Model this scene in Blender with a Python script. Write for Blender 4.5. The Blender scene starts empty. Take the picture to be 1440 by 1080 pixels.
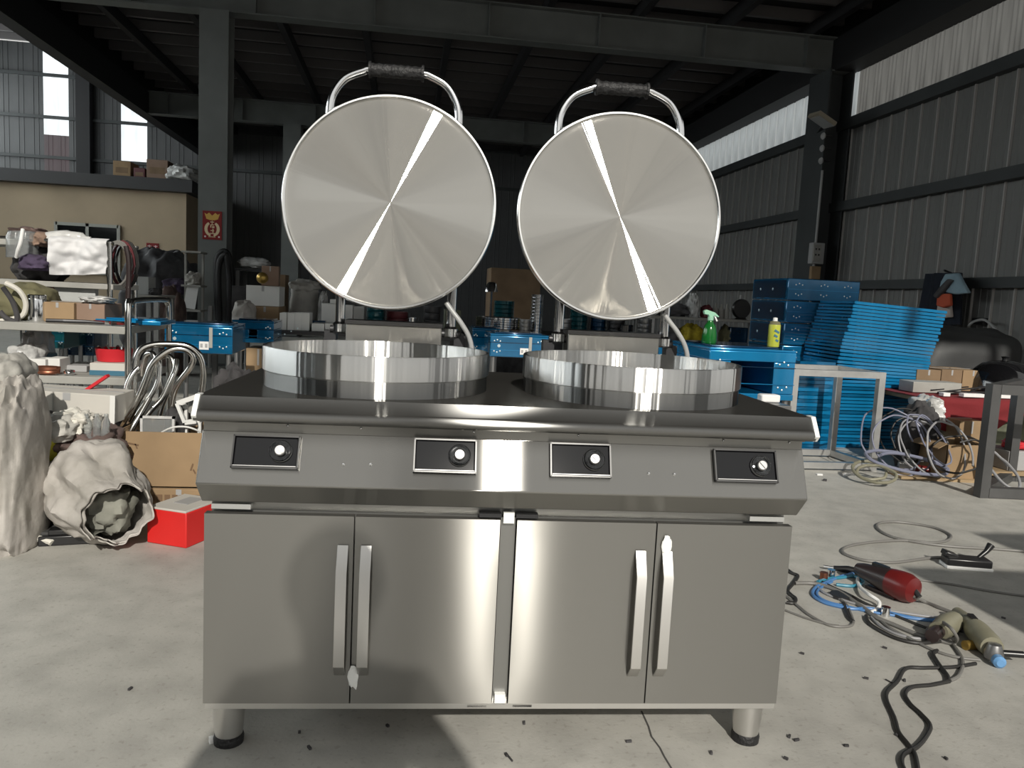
import bpy, bmesh, math, random
from mathutils import Vector, Matrix, noise, Euler
from mathutils.geometry import normal as geo_normal

# ------------------------------------------------------------------ camera
F_PX, CAM_H, YAW, PITCH, ROLL = 1100.0, 0.956, -0.142, 0.1096, 0.0503
scene = bpy.context.scene
COL = scene.collection

def cam_axes():
    cy, sy = math.cos(YAW), math.sin(YAW)
    fwd = Vector((-sy*math.cos(PITCH), cy*math.cos(PITCH), -math.sin(PITCH)))
    right = Vector((cy, sy, 0)); up = right.cross(fwd)
    c, s = math.cos(ROLL), math.sin(ROLL)
    return c*right + s*up, -s*right + c*up, fwd
CR, CU, CF = cam_axes()
CPOS = Vector((0, 0, CAM_H))
cam_data = bpy.data.cameras.new('camera'); cam = bpy.data.objects.new('camera', cam_data); COL.objects.link(cam)
cam_data.sensor_fit = 'HORIZONTAL'; cam_data.sensor_width = 36.0; cam_data.lens = 36.0*F_PX/1440.0
cam_data.clip_start = 0.05; cam_data.clip_end = 300
mw = Matrix((CR, CU, -CF)).transposed().to_4x4(); mw.translation = CPOS
cam.matrix_world = mw
scene.camera = cam

# ------------------------------------------------------------------ world, sun, exposure
world = bpy.data.worlds.new('world'); scene.world = world; world.use_nodes = True
bg = world.node_tree.nodes['Background']
bg.inputs[0].default_value = (0.96, 0.955, 0.92, 1); bg.inputs[1].default_value = 0.72
SUN_DIR = Vector((-0.06, 1.0, -0.64)).normalized()
sun_data = bpy.data.lights.new('sun', 'SUN'); sun_data.energy = 3.7; sun_data.angle = math.radians(0.8); sun_data.color = (1.0, 0.95, 0.86)
sun = bpy.data.objects.new('sun', sun_data); COL.objects.link(sun)
sun.rotation_euler = SUN_DIR.to_track_quat('-Z', 'Y').to_euler(); sun.location = (0, -8, 8)
scene.view_settings.view_transform = 'Standard'; scene.view_settings.look = 'None'
scene.view_settings.gamma = 1.0; scene.view_settings.use_curve_mapping = False
scene.view_settings.exposure = 0.0

# ------------------------------------------------------------------ placement helpers (photo pixel + real distance -> place in the hall)
def ray(px, py): return CF + CR*((px-720)/F_PX) - CU*((py-540)/F_PX)
def P(px, py, Y): d = ray(px, py); return CPOS + d*(Y/d.y)
def FL(px, py, z=0.0): d = ray(px, py); return CPOS + d*((z-CAM_H)/d.z)
def PX(px, py, X): d = ray(px, py); return CPOS + d*(X/d.x)

# ------------------------------------------------------------------ materials
MATS = {}
def mat(name, color=(.5,.5,.5), rough=.6, metal=0.0, var=0.0, vscale=8.0, bump=0.0, bscale=30.0, spec=.5, color2=None,
        trans=0.0, coat=0.0, alpha=1.0, aniso=0.0, stretch=None, coords='Object'):
    m = bpy.data.materials.new(name); m.use_nodes = True; MATS[name] = m
    nt = m.node_tree; b = nt.nodes['Principled BSDF']
    b.inputs['Base Color'].default_value = (*color, 1); b.inputs['Roughness'].default_value = rough
    b.inputs['Metallic'].default_value = metal; b.inputs['Specular IOR Level'].default_value = spec
    if trans: b.inputs['Transmission Weight'].default_value = trans
    if coat: b.inputs['Coat Weight'].default_value = coat; b.inputs['Coat Roughness'].default_value = .05
    if alpha < 1: b.inputs['Alpha'].default_value = alpha
    if aniso: b.inputs['Anisotropic'].default_value = aniso
    if var or bump:
        tc = nt.nodes.new('ShaderNodeTexCoord'); mp = nt.nodes.new('ShaderNodeMapping')
        nt.links.new(tc.outputs[coords], mp.inputs[0])
        if stretch: mp.inputs['Scale'].default_value = stretch
        if var:
            n = nt.nodes.new('ShaderNodeTexNoise'); n.inputs['Scale'].default_value = vscale; n.inputs['Detail'].default_value = 5
            nt.links.new(mp.outputs[0], n.inputs['Vector'])
            r = nt.nodes.new('ShaderNodeValToRGB'); nt.links.new(n.outputs['Fac'], r.inputs[0])
            c2 = color2 or tuple(max(0, c*(1-var)) for c in color)
            c1 = color if color2 else tuple(min(1, c*(1+var)) for c in color)
            r.color_ramp.elements[0].position = .32; r.color_ramp.elements[1].position = .68
            r.color_ramp.elements[0].color = (*c2, 1); r.color_ramp.elements[1].color = (*c1, 1)
            nt.links.new(r.outputs[0], b.inputs['Base Color'])
        if bump:
            n2 = nt.nodes.new('ShaderNodeTexNoise'); n2.inputs['Scale'].default_value = bscale; n2.inputs['Detail'].default_value = 4
            nt.links.new(mp.outputs[0], n2.inputs['Vector'])
            bp = nt.nodes.new('ShaderNodeBump'); bp.inputs['Strength'].default_value = bump; bp.inputs['Distance'].default_value = .01
            nt.links.new(n2.outputs['Fac'], bp.inputs['Height']); nt.links.new(bp.outputs[0], b.inputs['Normal'])
    return m

def tangent_const(m, v):
    nt = m.node_tree; c = nt.nodes.new('ShaderNodeCombineXYZ')
    for i in range(3): c.inputs[i].default_value = v[i]
    nt.links.new(c.outputs[0], nt.nodes['Principled BSDF'].inputs['Tangent'])
def tangent_radial(m, axis='Z'):
    nt = m.node_tree; t = nt.nodes.new('ShaderNodeTangent'); t.direction_type = 'RADIAL'; t.axis = axis
    nt.links.new(t.outputs[0], nt.nodes['Principled BSDF'].inputs['Tangent'])
    nt.nodes['Principled BSDF'].inputs['Anisotropic Rotation'].default_value = .25

def floor_material():
    m = bpy.data.materials.new('concrete_floor'); m.use_nodes = True; MATS['concrete'] = m
    nt = m.node_tree; b = nt.nodes['Principled BSDF']; b.inputs['Roughness'].default_value = .62
    tc = nt.nodes.new('ShaderNodeTexCoord')
    def nz(scale, detail, lo, hi, c0, c1):
        n = nt.nodes.new('ShaderNodeTexNoise'); n.inputs['Scale'].default_value = scale; n.inputs['Detail'].default_value = detail
        nt.links.new(tc.outputs['Object'], n.inputs['Vector'])
        r = nt.nodes.new('ShaderNodeValToRGB'); r.color_ramp.elements[0].position = lo; r.color_ramp.elements[1].position = hi
        r.color_ramp.elements[0].color = (*c0, 1); r.color_ramp.elements[1].color = (*c1, 1)
        nt.links.new(n.outputs['Fac'], r.inputs[0]); return r
    a = nz(1.1, 6, .3, .7, (.38,.37,.34), (.45,.44,.405))
    d = nz(9, 8, .35, .6, (.86,.86,.86), (1.03,1.03,1.03))
    e = nz(70, 3, .30, .42, (.72,.70,.68), (1,1,1))
    mx = nt.nodes.new('ShaderNodeMix'); mx.data_type = 'RGBA'; mx.blend_type = 'MULTIPLY'; mx.inputs['Factor'].default_value = 1
    nt.links.new(a.outputs[0], mx.inputs['A']); nt.links.new(d.outputs[0], mx.inputs['B'])
    mx2 = nt.nodes.new('ShaderNodeMix'); mx2.data_type = 'RGBA'; mx2.blend_type = 'MULTIPLY'; mx2.inputs['Factor'].default_value = .6
    nt.links.new(mx.outputs['Result'], mx2.inputs['A']); nt.links.new(e.outputs[0], mx2.inputs['B'])
    nt.links.new(mx2.outputs['Result'], b.inputs['Base Color'])
    bp = nt.nodes.new('ShaderNodeBump'); bp.inputs['Strength'].default_value = .15; bp.inputs['Distance'].default_value = .004
    n = nt.nodes.new('ShaderNodeTexNoise'); n.inputs['Scale'].default_value = 120; nt.links.new(tc.outputs['Object'], n.inputs['Vector'])
    nt.links.new(n.outputs['Fac'], bp.inputs['Height']); nt.links.new(bp.outputs[0], b.inputs['Normal'])
floor_material()

def translucent_material(name, col, lit=0.0):
    m = bpy.data.materials.new(name); m.use_nodes = True; MATS[name] = m
    nt = m.node_tree; nt.nodes.remove(nt.nodes['Principled BSDF']); out = nt.nodes['Material Output']
    t = nt.nodes.new('ShaderNodeBsdfTranslucent'); g = nt.nodes.new('ShaderNodeBsdfDiffuse'); mx = nt.nodes.new('ShaderNodeMixShader')
    tc = nt.nodes.new('ShaderNodeTexCoord'); mp = nt.nodes.new('ShaderNodeMapping'); mp.inputs['Scale'].default_value = (2, 2, .5)
    n = nt.nodes.new('ShaderNodeTexNoise'); n.inputs['Scale'].default_value = 3; n.inputs['Detail'].default_value = 4
    r = nt.nodes.new('ShaderNodeValToRGB'); r.color_ramp.elements[0].position = .3; r.color_ramp.elements[1].position = .7
    r.color_ramp.elements[0].color = tuple(c*.72 for c in col)+(1,); r.color_ramp.elements[1].color = (*col, 1)
    nt.links.new(tc.outputs['Object'], mp.inputs[0]); nt.links.new(mp.outputs[0], n.inputs['Vector']); nt.links.new(n.outputs['Fac'], r.inputs[0])
    nt.links.new(r.outputs[0], t.inputs[0]); g.inputs[0].default_value = (.3,.3,.3,1); mx.inputs[0].default_value = .25
    nt.links.new(t.outputs[0], mx.inputs[1]); nt.links.new(g.outputs[0], mx.inputs[2]); nt.links.new(mx.outputs[0], out.inputs[0])
    if lit:
        e = nt.nodes.new('ShaderNodeEmission'); e.inputs[1].default_value = lit; nt.links.new(r.outputs[0], e.inputs[0])
        ad = nt.nodes.new('ShaderNodeAddShader'); nt.links.new(mx.outputs[0], ad.inputs[0]); nt.links.new(e.outputs[0], ad.inputs[1]); nt.links.new(ad.outputs[0], out.inputs[0])
translucent_material('skylight', (.86,.92,.95), 1.0)
translucent_material('skylight_side', (.60,.64,.65), .28)
translucent_material('skylight_dim', (.30,.30,.29), .07)  # greyer and dimmer panels for the near part of the band
translucent_material('skylight_purple', (.20,.15,.17))

def turned_material(name, col, rough, aniso, wave=0.0, wscale=14.0, fan=0.0, flat_t=None, dist='GGX', haze=0.0, hcol=(.42,.41,.385)):
    """lathe-turned metal: reflections stay sharp along the grooves and smear across them"""
    m = bpy.data.materials.new(name); m.use_nodes = True; MATS[name] = m
    nt = m.node_tree; nt.nodes.remove(nt.nodes['Principled BSDF']); out = nt.nodes['Material Output']
    g = nt.nodes.new('ShaderNodeBsdfAnisotropic'); g.distribution = dist; g.inputs['Color'].default_value = (*col, 1)
    g.inputs['Roughness'].default_value = rough; g.inputs['Anisotropy'].default_value = aniso
    t = nt.nodes.new('ShaderNodeTangent'); t.direction_type = 'RADIAL'; t.axis = 'Z'
    if flat_t:
        t = nt.nodes.new('ShaderNodeCombineXYZ')
        for i in range(3): t.inputs[i].default_value = flat_t[i]
    nt.links.new(t.outputs[0], g.inputs['Tangent']); nt.links.new(g.outputs[0], out.inputs[0])
    if haze:
        df = nt.nodes.new('ShaderNodeBsdfDiffuse'); df.inputs[0].default_value = (*hcol, 1); mx = nt.nodes.new('ShaderNodeMixShader'); mx.inputs[0].default_value = haze
        nt.links.new(g.outputs[0], mx.inputs[1]); nt.links.new(df.outputs[0], mx.inputs[2]); nt.links.new(mx.outputs[0], out.inputs[0])
    if fan:
        tc = nt.nodes.new('ShaderNodeTexCoord'); nv = nt.nodes.new('ShaderNodeVectorMath'); nv.operation = 'NORMALIZE'; ln = nt.nodes.new('ShaderNodeVectorMath'); ln.operation = 'LENGTH'
        n = nt.nodes.new('ShaderNodeTexNoise'); n.inputs['Scale'].default_value = 4; n.inputs['Detail'].default_value = 5; n.inputs['Roughness'].default_value = .6
        mu = nt.nodes.new('ShaderNodeMath'); mu.operation = 'MULTIPLY'; b = nt.nodes.new('ShaderNodeBump'); b.inputs['Strength'].default_value = 1; b.inputs['Distance'].default_value = fan
        nt.links.new(tc.outputs['Object'], nv.inputs[0]); nt.links.new(tc.outputs['Object'], ln.inputs[0]); nt.links.new(nv.outputs[0], n.inputs['Vector'])
        nt.links.new(n.outputs['Fac'], mu.inputs[0]); nt.links.new(ln.outputs['Value'], mu.inputs[1]); nt.links.new(mu.outputs[0], b.inputs['Height']); nt.links.new(b.outputs[0], g.inputs['Normal'])
    if wave:
        tc = nt.nodes.new('ShaderNodeTexCoord'); mp = nt.nodes.new('ShaderNodeMapping'); mp.inputs['Scale'].default_value = (1,1,.02)
        n = nt.nodes.new('ShaderNodeTexNoise'); n.inputs['Scale'].default_value = wscale; n.inputs['Detail'].default_value = 3
        b = nt.nodes.new('ShaderNodeBump'); b.inputs['Strength'].default_value = wave; b.inputs['Distance'].default_value = .01
        nt.links.new(tc.outputs['Object'], mp.inputs[0]); nt.links.new(mp.outputs[0], n.inputs['Vector']); nt.links.new(n.outputs['Fac'], b.inputs['Height']); nt.links.new(b.outputs[0], g.inputs['Normal'])
    return m
lidmat = turned_material('lathe_turned_plate', (.62,.60,.555), .185, .925, fan=.0022, dist='BECKMANN', haze=.06)
ringmat = turned_material('turned_ring', (.88,.88,.87), .32, .78, .8, 16)
brushed = turned_material('brushed_steel', (.32,.315,.30), .206, .86, flat_t=(1,0,0), dist='BECKMANN', haze=.09)
doorsteel = turned_material('door_steel', (.27,.265,.25), .285, .73, flat_t=(1,0,0), dist='BECKMANN', haze=.14)
topsteel = turned_material('worktop_steel', (.20,.20,.195), .28, .74, flat_t=(1,0,0), dist='BECKMANN', haze=.06)
turned_material('skirt_steel', (.40,.40,.395), .32, .78, .6, 16)

mat('rim_aluminium', (.85,.85,.84), .2, 1.0)
mat('chrome', (.78,.79,.8), .12, 1.0)
mat('stainless_tube', (.70,.69,.66), .16, 1.0)
mat('handle_steel', (.66,.65,.63), .38, 1.0)
mat('white_film', (.85,.86,.84), .3, 0)
mat('black_rubber', (.012,.012,.013), .55, 0, bump=.6, bscale=90)
mat('black_plastic', (.015,.015,.016), .3, 0)
mat('black_glass', (.004,.004,.005), .06, 0, spec=.6)
mat('clear_plastic', (.8,.82,.83), .05, 0, trans=1.0)
mat('silver_cap', (.28,.28,.28), .42, 1.0)
mat('grey_hose', (.33,.335,.335), .3, 0)
mat('dark_void', (.01,.01,.01), .8, 0)
mat('body_steel', (.33,.33,.32), .45, 1.0)
mat('column_paint', (.15,.16,.155), .55, 0, var=.12, vscale=3)
mat('beam_paint', (.045,.05,.052), .6, 0, var=.15, vscale=2)
mat('wall_sheet', (.18,.18,.175), .5, 0, var=.12, vscale=1.2, stretch=(1,1,.3))
mat('wall_seam_lit', (.42,.41,.395), .45, 0)  # paler than the sheets: light on the ribs put into their colour
mat('back_sheet', (.09,.092,.095), .6, 0, var=.12, vscale=1.2)
mat('roof_sheet', (.016,.016,.017), .8, 0)
mat('purlin_paint', (.15,.14,.14), .6, 0)
mat('rafter_paint', (.02,.02,.022), .7, 0)
mat('office_wall', (.50,.40,.28), .85, 0, var=.08, vscale=1.5)
mat('office_beam', (.04,.04,.042), .6, 0)
mat('window_frame', (.42,.42,.38), .5, 0)
mat('window_glass', (.008,.009,.009), .08, 0)
mat('blue_film', (.005,.125,.275), .16, .35, coat=.8, var=.25, vscale=4, bump=.05, bscale=14)
mat('blue_film_bright', (.008,.20,.43), .17, .3, coat=.8, var=.2, vscale=3, bump=.05, bscale=14)
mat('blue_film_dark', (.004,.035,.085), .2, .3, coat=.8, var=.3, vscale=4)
mat('teal_film', (.004,.07,.085), .18, .35, coat=.8)
mat('glint_and_sticker', (.75,.9,.95), .2, .6)
mat('label_white', (.75,.75,.74), .6)
mat('label_grey', (.35,.35,.35), .6)
mat('cardboard', (.30,.205,.115), .85, 0, var=.12, vscale=5)
mat('cardboard_dark', (.20,.135,.08), .85, 0, var=.15, vscale=5)
mat('cardboard_pink', (.25,.17,.125), .85, 0, var=.1, vscale=5)
mat('carton_grey', (.52,.50,.46), .75, 0, var=.06, vscale=5)
mat('carton_white', (.68,.68,.66), .7, 0, var=.04)
mat('print_brown', (.17,.105,.06), .9)
mat('red_box', (.62,.02,.018), .45, 0, var=.05)
mat('red_plastic', (.55,.02,.03), .4)
mat('maroon', (.11,.02,.025), .5)
mat('red_cloth', (.17,.012,.016), .9, 0, bump=.4, bscale=20)
mat('sack_white', (.56,.53,.50), .7, 0, color2=(.27,.255,.225), var=.14, vscale=5, bump=.5, bscale=18)
mat('sack_grey', (.40,.39,.36), .75, 0, var=.25, vscale=6, bump=.5, bscale=14)
mat('sack_inner', (.20,.20,.17), .8, 0, var=.3, vscale=9, bump=.6, bscale=16)
mat('rag_green', (.115,.125,.085), .85, 0, var=.45, vscale=7, bump=.8, bscale=14)
mat('rag_dark', (.05,.048,.05), .9, 0, var=.5, vscale=7, bump=.8, bscale=14)
mat('rag_purple', (.055,.04,.075), .9, 0, var=.4, vscale=7, bump=.7, bscale=14)
mat('rag_brown', (.13,.09,.08), .9, 0, var=.45, vscale=9, bump=.8, bscale=14)
mat('tarp_grey', (.10,.10,.105), .7, 0, var=.4, vscale=5, bump=.8, bscale=10)
mat('film_clear', (.50,.50,.49), .25, 0, var=.3, vscale=8, bump=.8, bscale=14)
mat('sheet_white', (.66,.66,.67), .6, 0, var=.06, bump=.5, bscale=9)
mat('olive_cloth', (.15,.14,.075), .85, 0, var=.2, bump=.4)
mat('yellow_cloth', (.42,.33,.02), .8, 0, var=.4, bump=.5)
mat('yellow_bag', (.45,.42,.03), .5, 0, var=.3, bump=.5)
mat('shelf_grey', (.33,.325,.30), .6, 0, var=.1)
mat('rubber_dark', (.05,.05,.05), .8, 0, var=.2)
mat('paper', (.62,.60,.54), .8, 0, var=.12, bump=.5, bscale=12)
mat('copper', (.32,.13,.08), .4, .9)
mat('dark_metal', (.05,.05,.053), .4, .6)
mat('grey_metal', (.30,.30,.30), .4, .9)
mat('galv_frame', (.55,.55,.54), .42, .85, var=.1, vscale=12)
mat('dark_frame', (.12,.12,.12), .5, .7, var=.1)
mat('poster_red', (.26,.012,.012), .6)
mat('poster_gold', (.80,.50,.13), .4, .3)
mat('poster_pale', (.85,.70,.45), .5)
mat('poster_white', (.9,.8,.78), .5)
mat('green_bottle', (.012,.17,.03), .15, 0, trans=.35)
mat('green_trigger', (.30,.55,.40), .35)
mat('yellow_can', (.42,.45,.05), .3)
mat('can_blue', (.05,.15,.22), .4)
mat('cable_grey', (.16,.155,.145), .5)
mat('cable_light', (.26,.26,.27), .45)
mat('cable_black', (.02,.019,.018), .5)
mat('cable_blue', (.07,.19,.42), .4)
mat('cable_teal', (.03,.2,.3), .4)
mat('hose_violet', (.19,.20,.27), .35)
mat('tool_red', (.13,.012,.012), .3)
mat('tool_dark', (.03,.02,.02), .35)
mat('tool_olive', (.22,.21,.15), .5, 0, var=.2)
mat('brass', (.45,.30,.08), .35, .8)
mat('blue_cap', (.13,.30,.55), .4)
mat('glass_jar', (.75,.78,.78), .1, 0, trans=.8)
mat('wood', (.35,.25,.14), .7, 0, var=.2)
mat('towel_blue', (.24,.34,.40), .9, 0, var=.1, bump=.5, bscale=40)
mat('navy_cloth', (.008,.012,.022), .9, 0, bump=.5)
mat('orange_cloth', (.50,.09,.04), .8)
mat('pale_cloth', (.50,.45,.42), .8)
mat('jacket', (.02,.022,.03), .9)
mat('skin', (.45,.28,.2), .6)
mat('hair', (.01,.009,.008), .7)
mat('hood_black', (.006,.006,.007), .12, 0, coat=1.0)
mat('ground_outside', (.33,.32,.30), .9, 0, var=.1, vscale=.6)
mat('crack', (.06,.058,.055), .95)
translucent_material('aisle_band_glow', (.86,.90,.90), 2.6)  # strong glow for the added band on the unseen left wall
mat('cover_dark', (.045,.047,.048), .6, 0, var=.2, vscale=4)
mat('cream_panel', (.42,.43,.42), .5, 0, var=.08)
mat('lamp_body', (.33,.29,.22), .5)
M = MATS
# ------------------------------------------------------------------ mesh helpers
class MB:
    def __init__(s): s.v = []; s.f = []
    def add(s, vs, fs):
        o = len(s.v); s.v += [tuple(v) for v in vs]; s.f += [tuple(i+o for i in f) for f in fs]; return s
    def box(s, c, d, rot=None):
        x, y, z = d[0]/2, d[1]/2, d[2]/2
        vs = [Vector(p) for p in ((-x,-y,-z),(x,-y,-z),(x,y,-z),(-x,y,-z),(-x,-y,z),(x,-y,z),(x,y,z),(-x,y,z))]
        if rot: e = Euler(rot).to_matrix(); vs = [e @ v for v in vs]
        c = Vector(c)
        return s.add([v+c for v in vs], [(0,3,2,1),(4,5,6,7),(0,1,5,4),(1,2,6,5),(2,3,7,6),(3,0,4,7)])
    def bar(s, a, b, w, h=None):
        """square bar between two points"""
        a, b = Vector(a), Vector(b); h = h or w; d = (b-a).normalized()
        up = Vector((0,0,1)) if abs(d.z) < .9 else Vector((0,1,0))
        sd = d.cross(up).normalized()*w/2; u = sd.cross(d).normalized()*h/2
        vs = [a-sd-u, a+sd-u, a+sd+u, a-sd+u, b-sd-u, b+sd-u, b+sd+u, b-sd+u]
        return s.add(vs, [(0,1,2,3),(4,7,6,5),(0,4,5,1),(1,5,6,2),(2,6,7,3),(3,7,4,0)])
    def tube(s, pts, r, n=8, smooth=0, caps=True):
        pts = [Vector(p) for p in pts]
        if smooth: pts = catmull(pts, smooth)
        m = len(pts); rr = r if isinstance(r, (list, tuple)) else None
        vs = []; fs = []; prev = None
        for i, p in enumerate(pts):
            t = (pts[min(i+1, m-1)] - pts[max(i-1, 0)])
            t = t.normalized() if t.length > 1e-9 else Vector((0,0,1))
            if prev is None:
                a = Vector((0,0,1)) if abs(t.z) < .9 else Vector((1,0,0)); nrm = t.cross(a).normalized()
            else:
                nrm = (prev - t*prev.dot(t)); nrm = nrm.normalized() if nrm.length > 1e-6 else t.orthogonal().normalized()
            prev = nrm; bi = t.cross(nrm)
            ri = (rr[min(int(i*len(rr)/m), len(rr)-1)] if rr else r)
            for k in range(n):
                a = 2*math.pi*k/n; vs.append(p + nrm*math.cos(a)*ri + bi*math.sin(a)*ri)
        for i in range(m-1):
            for k in range(n): fs.append((i*n+k, i*n+(k+1)%n, (i+1)*n+(k+1)%n, (i+1)*n+k))
        if caps: fs.append(tuple(reversed(range(n)))); fs.append(tuple((m-1)*n+k for k in range(n)))
        return s.add(vs, fs)
    def lathe(s, prof, n=24, o=(0,0,0), rot=None, caps=True):
        """prof: list of (radius, z)"""
        vs = []; fs = []; m = len(prof); e = Euler(rot).to_matrix() if rot else None; o = Vector(o)
        for r, z in prof:
            for k in range(n):
                a = 2*math.pi*k/n; v = Vector((r*math.cos(a), r*math.sin(a), z)); vs.append((e @ v if e else v)+o)
        for i in range(m-1):
            for k in range(n): fs.append((i*n+k, i*n+(k+1)%n, (i+1)*n+(k+1)%n, (i+1)*n+k))
        if caps and prof[0][0] > 1e-6: fs.append(tuple(reversed(range(n))))
        if caps and prof[-1][0] > 1e-6: fs.append(tuple((m-1)*n+k for k in range(n)))
        return s.add(vs, fs)
    def extrude_x(s, poly, x0, x1):
        """poly: (y,z) outline"""
        n = len(poly); vs = [(x0, y, z) for y, z in poly] + [(x1, y, z) for y, z in poly]
        fs = [tuple(range(n)), tuple(reversed(range(n, 2*n)))] + [(i, n+i, n+(i+1)%n, (i+1)%n) for i in range(n)]
        return s.add(vs, fs)
    def extrude_y(s, poly, y0, y1):
        """poly: (x,z) outline"""
        n = len(poly); vs = [(x, y0, z) for x, z in poly] + [(x, y1, z) for x, z in poly]
        fs = [tuple(range(n)), tuple(reversed(range(n, 2*n)))] + [(i, n+i, n+(i+1)%n, (i+1)%n) for i in range(n)]
        return s.add(vs, fs)
    def sphere(s, c, r, n=10, m=7):
        r = Vector(r) if not isinstance(r, (int, float)) else Vector((r,r,r)); c = Vector(c)
        vs = [c+Vector((0,0,-r.z))]; fs = []
        for i in range(1, m):
            b = -math.pi/2 + math.pi*i/m
            for k in range(n):
                a = 2*math.pi*k/n; vs.append(c+Vector((r.x*math.cos(b)*math.cos(a), r.y*math.cos(b)*math.sin(a), r.z*math.sin(b))))
        vs.append(c+Vector((0,0,r.z)))
        for k in range(n): fs.append((0, 1+(k+1)%n, 1+k))
        for i in range(m-2):
            for k in range(n): fs.append((1+i*n+k, 1+i*n+(k+1)%n, 1+(i+1)*n+(k+1)%n, 1+(i+1)*n+k))
        t = len(vs)-1
        for k in range(n): fs.append((1+(m-2)*n+k, 1+(m-2)*n+(k+1)%n, t))
        return s.add(vs, fs)
    def crumple(s, c, r, seed=0, amp=.25, freq=2.2, n=40, m=24, pw=.75, flat=True, fold=.5):
        """crumpled bag or heap: a rounded lump with folds, resting flat on its base"""
        c = Vector(c); off = Vector((seed*7.31, seed*3.17, seed*1.93)); vs = []; fs = []
        sp = lambda x: math.copysign(abs(x)**pw, x)
        for i in range(m+1):
            b = -math.pi/2 + math.pi*i/m
            for k in range(n):
                a = 2*math.pi*k/n
                d = Vector((sp(math.cos(b))*sp(math.cos(a)), sp(math.cos(b))*sp(math.sin(a)), sp(math.sin(b))))
                q = d*freq + off
                F1 = noise.voronoi(q*1.2)[0][0]; F2 = noise.voronoi(q*2.7+Vector((2,5,1)))[0][0]
                f = 1 + .8*amp*noise.noise(q) + amp*fold*1.3*(F1-.45) + amp*fold*.6*(F2-.4)
                p = Vector((d.x*r[0]*f, d.y*r[1]*f, d.z*r[2]*f))
                if flat: p.z = max(p.z, -r[2]*.82)
                vs.append(c + Vector((0,0,r[2]*.82 if flat else 0)) + p)
        for i in range(m):
            for k in range(n): fs.append((i*n+k, i*n+(k+1)%n, (i+1)*n+(k+1)%n, (i+1)*n+k))
        return s.add(vs, fs)
    def sheet(s, fn, nu, nv, th=0.0):
        vs = [Vector(fn(i/nu, j/nv)) for j in range(nv+1) for i in range(nu+1)]; w = nu+1
        fs = [(j*w+i, j*w+i+1, (j+1)*w+i+1, (j+1)*w+i) for j in range(nv) for i in range(nu)]
        if th:
            k = len(vs); nr = []
            for j in range(nv+1):
                for i in range(nu+1):
                    a = vs[j*w+min(i+1,nu)]-vs[j*w+max(i-1,0)]; b = vs[min(j+1,nv)*w+i]-vs[max(j-1,0)*w+i]
                    n_ = a.cross(b); nr.append(n_.normalized() if n_.length > 1e-12 else Vector((0,0,1)))
            back = [v - n_*th for v, n_ in zip(vs, nr)]
            fs = fs + [tuple(reversed([q+k for q in f])) for f in list(fs)]
            ring = [i for i in range(w)] + [j*w+nu for j in range(1,nv+1)] + [nv*w+i for i in range(nu-1,-1,-1)] + [j*w for j in range(nv-1,0,-1)]
            m = len(ring)
            fs += [(ring[i], k+ring[i], k+ring[(i+1)%m], ring[(i+1)%m]) for i in range(m)]
            vs = vs + back
        return s.add(vs, fs)
    def mesh(s, name, material, sharp=38):
        me = bpy.data.meshes.new(name); me.from_pydata(s.v, [], s.f); me.update()
        bm = bmesh.new(); bm.from_mesh(me); bmesh.ops.recalc_face_normals(bm, faces=bm.faces); bm.to_mesh(me); bm.free()
        for p in me.polygons: p.use_smooth = True
        me.set_sharp_from_angle(angle=math.radians(sharp))
        me.materials.append(M[material] if isinstance(material, str) else material)
        return me
    def build(s, name, material, parent=None, bev=0, seg=2, sharp=38):
        o = bpy.data.objects.new(name, s.mesh(name, material, sharp)); COL.objects.link(o)
        if parent is not None: o.parent = parent
        if bev:
            b = o.modifiers.new('bevel', 'BEVEL'); b.width = bev; b.segments = seg; b.limit_method = 'ANGLE'; b.angle_limit = math.radians(40)
        return o

def catmull(pts, k):
    out = []; n = len(pts)
    for i in range(n-1):
        p0, p1, p2, p3 = pts[max(i-1,0)], pts[i], pts[i+1], pts[min(i+2,n-1)]
        for j in range(k):
            t = j/k
            out.append(.5*((2*p1)+(p2-p0)*t+(2*p0-5*p1+4*p2-p3)*t*t+(3*p1-p0-3*p2+p3)*t**3))
    out.append(pts[-1]); return out

def thing(name, label, cat, loc=(0,0,0), rotz=0.0, group=None, rot=None):
    o = bpy.data.objects.new(name, None); o.empty_display_size = .05; COL.objects.link(o)
    o.location = loc; o.rotation_euler = rot or (0,0,rotz); o['label'] = label; o['category'] = cat
    if group: o['group'] = group
    return o
def tag(o, label, cat, group=None, kind=None, loc=None, rotz=None, rot=None):
    o['label'] = label; o['category'] = cat
    if group: o['group'] = group
    if kind: o['kind'] = kind
    if loc is not None: o.location = loc
    if rotz is not None: o.rotation_euler = (0,0,rotz)
    if rot is not None: o.rotation_euler = rot
    return o
def struct(name, mb, material, label=None, cat=None, parent=None, bev=0):
    o = mb.build(name, material, parent, bev) if mb is not None else None
    if o is None: o = bpy.data.objects.new(name, None); COL.objects.link(o)
    o['kind'] = 'structure'
    if label: o['label'] = label
    if cat: o['category'] = cat
    return o
def inst(src_mesh, name, parent=None, loc=(0,0,0), rot=(0,0,0), scale=(1,1,1)):
    o = bpy.data.objects.new(name, src_mesh); COL.objects.link(o); o.location = loc; o.rotation_euler = rot; o.scale = scale
    if parent is not None: o.parent = parent
    return o
def dup(root, loc, rotz=None, label=None, group=None):
    r = root.copy(); COL.objects.link(r); r.location = loc
    if rotz is not None: r.rotation_euler = (0,0,rotz)
    if label: r['label'] = label
    if group: r['group'] = group
    for ch in list(root.children):
        c = ch.copy(); COL.objects.link(c); c.parent = r; c.matrix_parent_inverse = Matrix()
        for g in list(ch.children):
            d = g.copy(); COL.objects.link(d); d.parent = c; d.matrix_parent_inverse = Matrix()
    return r
rnd = random.Random(11)
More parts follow.
